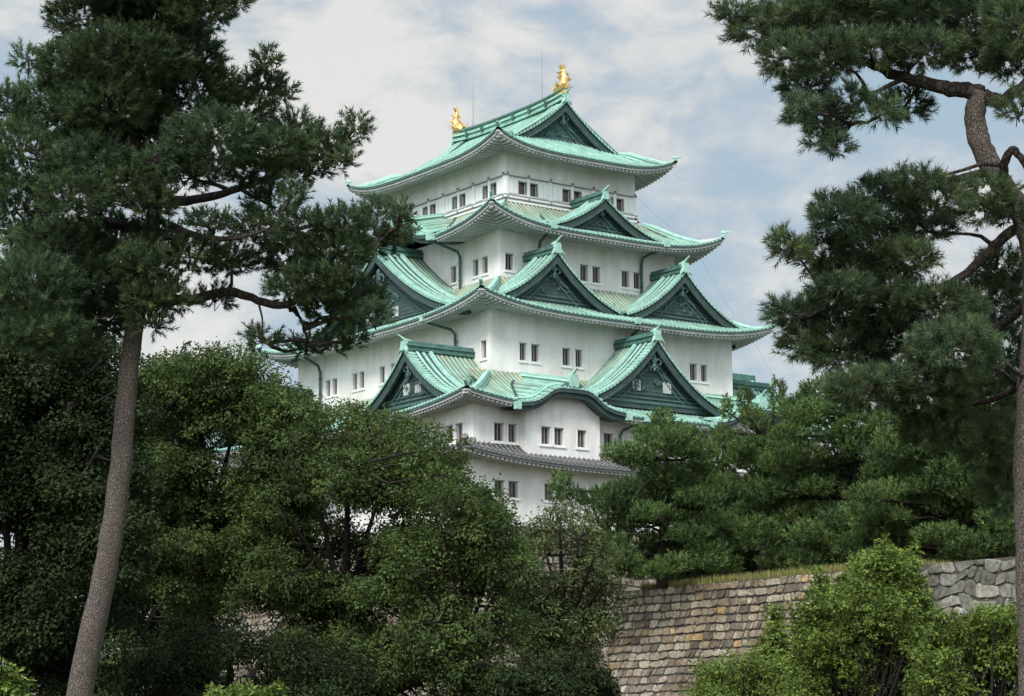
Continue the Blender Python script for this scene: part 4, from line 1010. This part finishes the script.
# --- big pine, left foreground
DL = 32.0
b = at(73, 850, DL); b[2] = 0.0
trunk = [b]+path_px([(74, 760), (82, 680), (95, 620), (110, 545), (120, 470), (126, 400), (134, 330), (146, 262), (158, 190), (166, 120), (172, 50), (176, -20), (178, -90)], DL)
limbs = [(path_px([(140, 300), (185, 300, .4), (228, 292, .5), (258, 300, .4), (285, 305, .3), (318, 285, 0), (350, 262, -.3), (385, 238, -.4)], DL), 0.085, 0.03),
         (path_px([(285, 305, .3), (300, 318, 0), (308, 345, 0)], DL), 0.03, 0.012),
         (path_px([(258, 300, .4), (262, 318, .3), (262, 338, .3)], DL), 0.02, 0.008),
         (path_px([(150, 235), (105, 222, .3), (60, 228, .8), (10, 232, 1.2), (-40, 225, 1.4)], DL), 0.085, 0.03),
         (path_px([(158, 200), (195, 200, .5), (240, 188, .8), (285, 172, .9), (330, 152, .9), (352, 130, .8)], DL), 0.08, 0.02),
         (path_px([(162, 160), (120, 130, .2), (80, 90, .4), (50, 70, .5)], DL), 0.07, 0.02),
         (path_px([(166, 130), (205, 112, .5), (240, 90, .7), (262, 62, .8)], DL), 0.06, 0.015),
         (path_px([(142, 275), (110, 300, .4), (60, 310, 1.0), (0, 300, 1.6)], DL), 0.07, 0.02),
         (path_px([(150, 215), (195, 235, -.6), (235, 238, -.9), (280, 225, -1.0)], DL), 0.06, 0.02),
         (path_px([(172, 60), (135, 30, .4), (100, 10, .6)], DL), 0.05, 0.02), (path_px([(172, 60), (205, 25, .4), (232, 2, .6)], DL), 0.05, 0.015)]
CL = [(95, 20, 42, 28), (150, 10, 50, 36), (200, 8, 32, 20), (232, -5, 20, 12), (118, -25, 70, 30), (190, -30, 40, 22), (128, 62, 62, 26), (72, 70, 30, 24), (28, 60, 12, 8), (182, 52, 34, 24), (205, 62, 16, 14),
      (55, 108, 40, 26), (6, 112, 22, 22), (112, 108, 56, 28), (188, 98, 42, 24), (222, 88, 16, 14), (262, 88, 20, 12), (268, 62, 9, 11), (240, 112, 30, 15), (284, 96, 8, 8),
      (292, 132, 26, 12), (325, 146, 24, 10), (354, 130, 10, 12), (342, 162, 11, 8), (272, 150, 38, 14), (215, 142, 44, 22), (305, 168, 30, 8), (255, 172, 30, 12), (165, 150, 44, 26),
      (25, 158, 36, 32), (92, 160, 48, 26), (15, 210, 34, 26), (75, 200, 36, 18), (120, 190, 36, 16), (190, 178, 26, 8), (60, 250, 50, 24), (115, 245, 40, 22), (158, 245, 24, 18), (30, 290, 48, 30), (92, 290, 46, 24), (145, 290, 32, 16), (175, 300, 20, 10),
      (208, 224, 18, 8), (196, 258, 30, 14), (232, 262, 22, 12), (272, 206, 22, 14), (292, 196, 9, 11), (256, 232, 24, 10), (306, 234, 30, 14), (338, 224, 26, 9), (378, 214, 18, 7), (400, 214, 9, 7), (398, 236, 14, 8), (368, 240, 24, 11),
      (335, 254, 36, 14), (290, 258, 30, 14), (315, 284, 34, 14), (352, 296, 28, 14), (290, 292, 20, 10), (330, 316, 26, 12), (372, 318, 18, 9), (352, 340, 10, 8), (306, 348, 13, 8), (332, 345, 12, 7), (262, 342, 14, 9), (215, 300, 14, 7), (150, 322, 18, 8), (40, 330, 50, 20), (100, 322, 30, 14)]
rngL = random.Random(11)
make_tree('pine_tree', 'tall dark pine at left with a bare curved trunk, limb overlapping the keep', 'pine tree', b, trunk, limbs, clumps_px([(x, y, a*1.03, c*1.05) for x, y, a, c in CL]+[(150, 205, 26, 12, -0.9), (160, 165, 22, 14, -0.9), (140, 262, 26, 12, -0.9), (145, 300, 20, 10, -0.8)]+[(x+rngL.uniform(-6, 6), y+rngL.uniform(-4, 4), a*0.8, c*0.8) for x, y, a, c in CL if a > 44 and x < 160], DL, rngL, 1.2, 1.0),
          pine_fol(900, 0.082, 0.0068, 32, 0.17), 1, 'bark_pine', 'needle_left', 0.016, trunk_r=(0.215, 0.06))

# --- big pine, right foreground
DR = 24.0
b = at(1038, 880, DR); b[2] = 0.0
trunk = [b]+path_px([(1036, 780), (1034, 690), (1031, 600), (1029, 530), (1027, 460), (1031, 390), (1035, 320), (1034, 262), (1024, 218), (1007, 192), (991, 166), (979, 139), (975, 114), (981, 92)], DR)
limbs = [(path_px([(986, 94), (960, 90), (935, 86), (905, 78), (880, 68, .2), (850, 55, .3), (810, 45, .4), (770, 35, .5)], DR), 0.10, 0.02),
         (path_px([(905, 78), (880, 90, -.2), (862, 100, -.3), (850, 125, -.3)], DR), 0.03, 0.01),
         (path_px([(984, 96), (1002, 100, -.2), (1015, 92, -.3), (1030, 78, -.3), (1050, 40, -.3)], DR), 0.08, 0.04),
         (path_px([(1004, 186), (1004, 165, -.3), (1012, 150, -.4), (1022, 160, -.4), (1036, 185, -.4)], DR), 0.055, 0.03),
         (path_px([(994, 170), (970, 176, .2), (940, 182, .4), (905, 188, .5), (865, 200, .6), (830, 215, .6)], DR), 0.055, 0.015),
         (path_px([(1032, 222), (1008, 234), (985, 256), (962, 276), (935, 288), (900, 292), (870, 300), (820, 310)], DR), 0.065, 0.02),
         (path_px([(1034, 300), (990, 330, .5), (930, 350, .8), (870, 350, 1)], DR), 0.06, 0.02),
         (path_px([(1030, 380), (990, 400, .6), (940, 410, 1)], DR), 0.05, 0.02)]
CR = [(735, 16, 15, 9), (760, 30, 26, 15), (795, 22, 34, 20), (845, 14, 48, 24), (910, 12, 50, 26), (975, 18, 46, 26), (1020, 25, 34, 26), (790, 58, 26, 15), (828, 56, 30, 16), (806, 88, 20, 15), (800, 112, 16, 12), (826, 118, 20, 13), (836, 148, 9, 10), (822, 138, 12, 9),
      (870, 52, 36, 12), (925, 52, 38, 12), (905, 106, 24, 8), (882, 114, 16, 8), (850, 98, 14, 8), (975, 55, 30, 12), (1012, 62, 24, 14), (1018, 110, 14, 11), (900, -18, 110, 20), (1000, -20, 60, 20),
      (790, 245, 16, 8), (815, 255, 26, 13), (848, 222, 32, 15), (830, 208, 16, 7), (885, 200, 34, 16), (918, 182, 20, 8), (935, 205, 34, 18), (985, 195, 20, 12), (1010, 215, 16, 12), (875, 245, 36, 15), (902, 262, 32, 12), (880, 284, 28, 9), (925, 232, 26, 9), (850, 275, 30, 10), (985, 212, 18, 9), (840, 290, 26, 7),
      (782, 312, 12, 9), (800, 318, 22, 14), (802, 345, 18, 14), (838, 312, 30, 16), (888, 305, 34, 15), (940, 310, 40, 18), (990, 300, 34, 20), (845, 348, 40, 20), (900, 345, 42, 22), (955, 350, 42, 24), (1005, 350, 30, 28), (870, 388, 40, 14), (925, 392, 44, 22), (985, 400, 40, 26), (1000, 270, 20, 16), (940, 430, 34, 16), (995, 445, 34, 24), (1010, 490, 30, 20)]
rngR = random.Random(12)
make_tree('pine_tree', 'olive-green pine at the right edge with a crooked forked trunk', 'pine tree', b, trunk, limbs, clumps_px([(*q, rngR.uniform(0.9, 2.0)) if q[0] > 955 and q[1] > 255 else q for q in CR], DR, rngR, 0.9, 1.0),
          pine_fol(1500, 0.090, 0.0044, 34, 0.13, 0.5), 2, 'bark_pine', 'needle_right', 0.011, trunk_r=(0.17, 0.11))

# --- pines on the terrace
def pads(rng, cx, top, bot, halfw, n, ry=9, rx=22):
    out_ = []
    for i in range(n):
        t = (i+0.5)/n; y = top+(bot-top)*t; hw = halfw*(0.18+0.95*min(1, t*1.5)**0.7)*(1.0 if t < 0.85 else 0.8)
        m_ = max(1, int(hw/rx*1.6+0.5))
        for k in range(m_):
            x = cx+hw*(-1+2*(k+0.5)/m_)+rng.uniform(-8, 8) if m_ > 1 else cx
            out_.append((x, y+rng.uniform(-9, 9)+abs(x-cx)/halfw*6, rx*rng.uniform(0.7, 1.15)*(0.6 if t < 0.12 else 1), ry*rng.uniform(0.8, 1.4)))
    return out_
def terrace_pine(label, D, cx, top, bot, halfw, seed, n=11, extra=(), mt='needle_far', tx=0, dens=10, zb=8.15):
    rng = random.Random(seed); base = at(cx+tx, bot, D); base[2] = zb
    tr = [base, at(cx+tx*0.6, bot-(bot-top)*0.3, D), at(cx+6, bot-(bot-top)*0.6, D), at(cx, top+8, D)]
    cl = clumps_px(pads(rng, cx, top, bot-(bot-top)*0.12, halfw, n)+list(extra), D, rng, 2.2, 1.0)
    make_tree('pine_tree', label, 'pine tree', base, tr, [], cl, pine_fol(dens*1.7, 0.16, 0.026, 10, 0.30, 1.3), seed, 'bark_dark', mt, 0.03, 'pines standing on the terrace behind the moat wall', trunk_r=(0.26, 0.06), twig_sub=1)
terrace_pine('bright green tiered pine above the moat wall, overlapping the keep\'s lower windows', 96, 662, 425, 590, 58, 31, 12, [(660, 422, 5, 9), (661, 434, 10, 10), (648, 446, 13, 9), (675, 446, 13, 9), (640, 436, 5, 8), (684, 438, 5, 8), (612, 562, 22, 9), (632, 572, 20, 8), (600, 545, 20, 10), (652, 574, 18, 7), (625, 455, 22, 9), (598, 500, 18, 9), (700, 455, 20, 10), (560, 490, 10, 16), (576, 500, 8, 10)], dens=130)
terrace_pine('pine with upright tips in front of the green roof at the right of the keep', 104, 762, 428, 590, 62, 32, 11, [(727, 412, 5, 12), (745, 404, 5, 14), (752, 420, 9, 12), (778, 396, 6, 14), (782, 412, 10, 12), (722, 438, 12, 10), (733, 444, 22, 10), (750, 458, 26, 10), (712, 462, 16, 10), (780, 440, 24, 10), (800, 420, 16, 12), (808, 404, 8, 10)], dens=130)
terrace_pine('broad dense pine in the middle of the right-hand group, behind the tall bright shrub', 97, 850, 372, 600, 92, 33, 14, [(800, 410, 20, 12), (815, 395, 16, 12)], dens=130)
terrace_pine('wide pine on the terrace beside the right edge, behind the forked pine', 92, 955, 380, 600, 95, 34, 14, dens=130)
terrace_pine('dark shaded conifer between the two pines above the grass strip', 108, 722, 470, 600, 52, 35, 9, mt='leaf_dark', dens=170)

# --- broadleaf trees, left and centre
def crown_px(rng, cx, cy, rx, ry, n, cr=26):
    """layered crown: big flattened boughs inside, many small sprays breaking the outline"""
    out_ = []
    for i in range(int(n*1.5)):
        big = rng.random() < 0.45
        for _ in range(60):
            x, y = rng.uniform(-1.12, 1.12), rng.uniform(-1.12, 1.12); q = x*x+y*y
            if (big and q <= 0.85) or (not big and 0.35 < q <= 1.12+0.12*sin(9*math.atan2(y, x)+cx)): break
        k = cr*(rng.uniform(0.7, 1.2) if big else rng.uniform(0.32, 0.6))
        out_.append((cx+x*(rx-k*0.5), cy+y*(ry-k*0.4), k, k*rng.uniform(0.36, 0.6)))
    return out_
def broad_tree(label, D, cx, cy, rx, ry, seed, n=60, mt='leaf', extra=(), dens=190, cr=26, tx=0, leaf=(0.098, 0.058, 16), bark_='bark_dark', tw=0.018, tr_=(0.24, 0.045), spray=0.5, dsp=None, group='broadleaf trees on the near bank', kind='broadleaf_tree', zb=0.0):
    rng = random.Random(seed); base = at(cx+tx, cy+ry, D); base[2] = zb
    fork = at(cx+tx*0.7, cy+ry*0.65, D)
    tr = [base, fork, at(cx+tx*.3, cy+ry*0.1, D), at(cx, cy-ry*0.55, D)]
    limbs = []
    for k in range(7):
        a = -pi/2+(k-3)*0.42; r_ = 0.8; dd = rng.uniform(-2.5, 2.5)
        limbs.append(([fork, at(cx+tx*.4+cos(a)*rx*.35, cy+ry*.35+sin(a)*ry*.4, D+dd*.4), at(cx+cos(a)*rx*r_, cy+ry*.15+sin(a)*ry*r_, D+dd)], tr_[0]*0.5, tr_[1]*0.5))
    cl = clumps_px(crown_px(rng, cx, cy, rx, ry, n, cr)+list(extra), D, rng, (rx/FPX*D*0.75) if dsp is None else dsp, 1.0)
    make_tree(kind, label, 'tree', base, tr, limbs, cl, leaf_fol(dens, *leaf, spray=spray), seed, bark_, mt, tw, group, trunk_r=tr_, twig_sub=1)
broad_tree('large broadleaf tree right of the left pine trunk, its domed top touching the sky', 62, 200, 484, 120, 124, 41, 80, tx=10, extra=[(150, 378, 24, 13), (172, 368, 26, 13), (200, 360, 28, 13), (232, 358, 26, 13), (258, 374, 20, 12), (284, 398, 22, 12), (314, 412, 20, 10), (180, 390, 34, 14), (225, 385, 36, 14), (268, 396, 34, 14), (140, 400, 28, 14), (205, 410, 40, 15), (290, 415, 36, 14)])
broad_tree('broadleaf tree in front of the keep\'s lower left corner, with a yellowish-green rounded top', 60, 348, 548, 122, 124, 42, 80, tx=-5, extra=[(342, 416, 22, 11), (366, 416, 20, 9), (394, 422, 22, 9), (422, 432, 20, 10), (446, 448, 16, 12), (438, 470, 26, 14), (400, 446, 32, 14), (352, 450, 34, 14), (380, 475, 40, 14), (425, 495, 34, 14), (330, 480, 34, 14), (464, 494, 20, 12)])
broad_tree('slender broadleaf tree overlapping the lowest white storey', 57, 462, 585, 66, 108, 43, 52, mt='leaf', cr=20, tr_=(0.15, 0.05), tx=5)
broad_tree('olive-grey feathery tree left of the moat wall', 66, 560, 592, 58, 92, 44, 70, mt='leaf_olive', cr=20, tr_=(0.14, 0.05), leaf=(0.12, 0.05, 12), dens=120, tx=10)
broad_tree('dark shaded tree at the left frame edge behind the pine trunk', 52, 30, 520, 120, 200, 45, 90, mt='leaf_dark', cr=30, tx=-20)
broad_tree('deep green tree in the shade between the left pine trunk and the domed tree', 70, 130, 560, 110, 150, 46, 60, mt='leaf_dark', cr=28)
broad_tree('low green tree below the yellowish-green rounded tree, at the bottom edge', 58, 385, 668, 120, 46, 47, 34, mt='leaf', cr=20)
broad_tree('small dark tree in the shade at the foot of the domed tree', 56, 230, 680, 130, 55, 48, 45, mt='leaf_dark', cr=26)

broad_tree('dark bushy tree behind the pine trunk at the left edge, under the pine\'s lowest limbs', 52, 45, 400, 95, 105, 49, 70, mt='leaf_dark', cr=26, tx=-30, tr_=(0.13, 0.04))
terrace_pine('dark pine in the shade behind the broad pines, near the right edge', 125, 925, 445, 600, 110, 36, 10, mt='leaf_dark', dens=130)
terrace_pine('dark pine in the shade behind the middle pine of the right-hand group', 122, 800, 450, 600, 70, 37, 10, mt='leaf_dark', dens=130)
# --- shrubs
def shrub(label, D, cx, cy, rx, ry, seed, n=30, mt='leaf_bright', cr=16, leaf=(0.065, 0.036, 13), shoots=0, dens=420, spray=0.22, zb=0.0, top_shoots=(), upper=None):
    rng = random.Random(seed); nr = np.random.default_rng(seed); base = at(cx, cy+ry, D); base[2] = zb; root = empty('shrub', tuple(base)); tag(root, label, 'shrub', 'shrubs on the near bank')
    cp = crown_px(rng, cx, cy, rx, ry, n, cr)+(crown_px(rng, upper[0], upper[1], upper[2], upper[3], upper[4], cr*0.85) if upper else [])
    cl = clumps_px(cp, D, rng, rx/FPX*D*0.6, 1.0)
    mb = MB(); k_ = D/FPX
    for c, r in cl:
        mb.tube([tuple(base+nr.normal(size=3)*np.array([.15, .15, 0])), tuple((base+c)/2+nr.normal(size=3)*0.15+np.array([0, 0, 0.1])), tuple(c)], [0.035, 0.022, 0.008], 'bark_dark', 5)
    extra = []
    for (x, y, ln, lean) in top_shoots:
        p0 = at(x-lean*2.0, y+ln*1.6, D+rng.uniform(-.5, .5)); p1 = at(x, y, D+rng.uniform(-.5, .5)); mb.tube([tuple(base), tuple(p0), tuple((p0+p1)/2), tuple(p1)], [0.03, 0.016, 0.011, 0.004], 'bark_dark', 5)
        m_ = int(np.linalg.norm(p1-p0)/0.09)
        for q in range(m_):
            t = q/m_; extra.append((p0+(p1-p0)*t, np.array([0.12, 0.12, 0.12])*(1.25-0.85*t)))
    o = mb.build('stems', root); o.location = -Vector(root.location)
    V, F, T_ = leaf_foliage(nr, cl, dens, *leaf, spray=spray, up=0.6)
    if extra:
        V2, F2, T2 = leaf_foliage(nr, extra, 420, leaf[0]*1.25, leaf[1]*1.2, 6, spray=0.14, up=1.0)
        F = np.concatenate([F, F2+len(V)]); V = np.concatenate([V, V2]); T_ = np.concatenate([T_, T2*1.15])
    cloud_mesh('foliage', V, F, mt, T_, root)
ts = [(R0.uniform(770, 925), 0, R0.uniform(25, 50), R0.uniform(-12, 12)) for _ in range(26)]
ts = [(x, 560+abs(x-885)*0.42+R0.uniform(-8, 26) if x < 885 else 556+abs(x-885)*0.5+R0.uniform(-5, 20), l, le) for x, _, l, le in ts]
ts += [(R0.uniform(855, 925), R0.uniform(540, 562), 50, R0.uniform(-3, 10)) for _ in range(12)]
ts += [(885, 534, 60, 2), (897, 545, 50, 6), (918, 542, 60, 14), (868, 552, 45, -3), (908, 560, 40, 8), (813, 562, 45, -10), (822, 570, 40, -5), (857, 560, 40, 0)]
shrub('tall bright green shrub with upright shoots standing in front of the moat wall', 42, 856, 668, 92, 62, 51, 100, top_shoots=ts, upper=(868, 622, 56, 46, 30))
shrub('bright yellow-green shrub filling the lower right corner', 38, 985, 668, 75, 62, 52, 66, cr=15, top_shoots=[(R0.uniform(930, 1030), R0.uniform(600, 625), 30, R0.uniform(-6, 6)) for _ in range(14)])
shrub('low green shrub at the foot of the tall shrub\'s left side, before the moat wall', 40, 745, 690, 55, 40, 53, 40, cr=13, top_shoots=[(R0.uniform(700, 790), R0.uniform(655, 670), 20, R0.uniform(-5, 5)) for _ in range(8)])
shrub('dark rounded shrub at the bottom centre, left of the moat wall', 50, 555, 690, 62, 36, 54, 34, mt='leaf_dark', cr=18, leaf=(0.09, 0.05, 12))
shrub('small light green sapling tips in the bottom left corner', 26, 5, 700, 12, 30, 55, 8, cr=9, top_shoots=[(2, 662, 20, 1), (8, 672, 16, 2)])
shrub('row of light green sprig tips along the bottom edge, right of the pine trunk', 30, 245, 705, 38, 14, 56, 12, cr=8, top_shoots=[(232, 690, 10, 1), (250, 688, 10, -1), (275, 690, 8, 1), (215, 692, 8, 0)])

# --- grass strip on the wall top
rng = np.random.default_rng(9); n = 16000
x = -40.4+rng.random(n)**1.3*3.5; y = -81.5+16.0*rng.random(n); hgt = rng.uniform(0.18, 0.48, n); a = rng.random(n)*2*pi
p = np.stack([x, y, np.full(n, 8.15)], 1); sdv = np.stack([np.cos(a), np.sin(a), 0*a], 1)*0.022; tip = p+np.stack([np.cos(a+1.5)*0.1, np.sin(a+1.5)*0.1, hgt], 1)
V = np.stack([p-sdv, p+sdv, tip], 1).reshape(-1, 3); tt = rng.uniform(0.7, 1.25, (n, 1))*np.array([[1, 1, 1]]); tt[:, 0] *= rng.uniform(0.7, 1.3, n)
o = cloud_mesh('grass', V, np.arange(3*n).reshape(-1, 3), 'grass', np.repeat(tt, 3, 0), None)
tag(o, 'strip of dry yellow-green grass along the top of the moat wall', 'grass', kind='stuff')
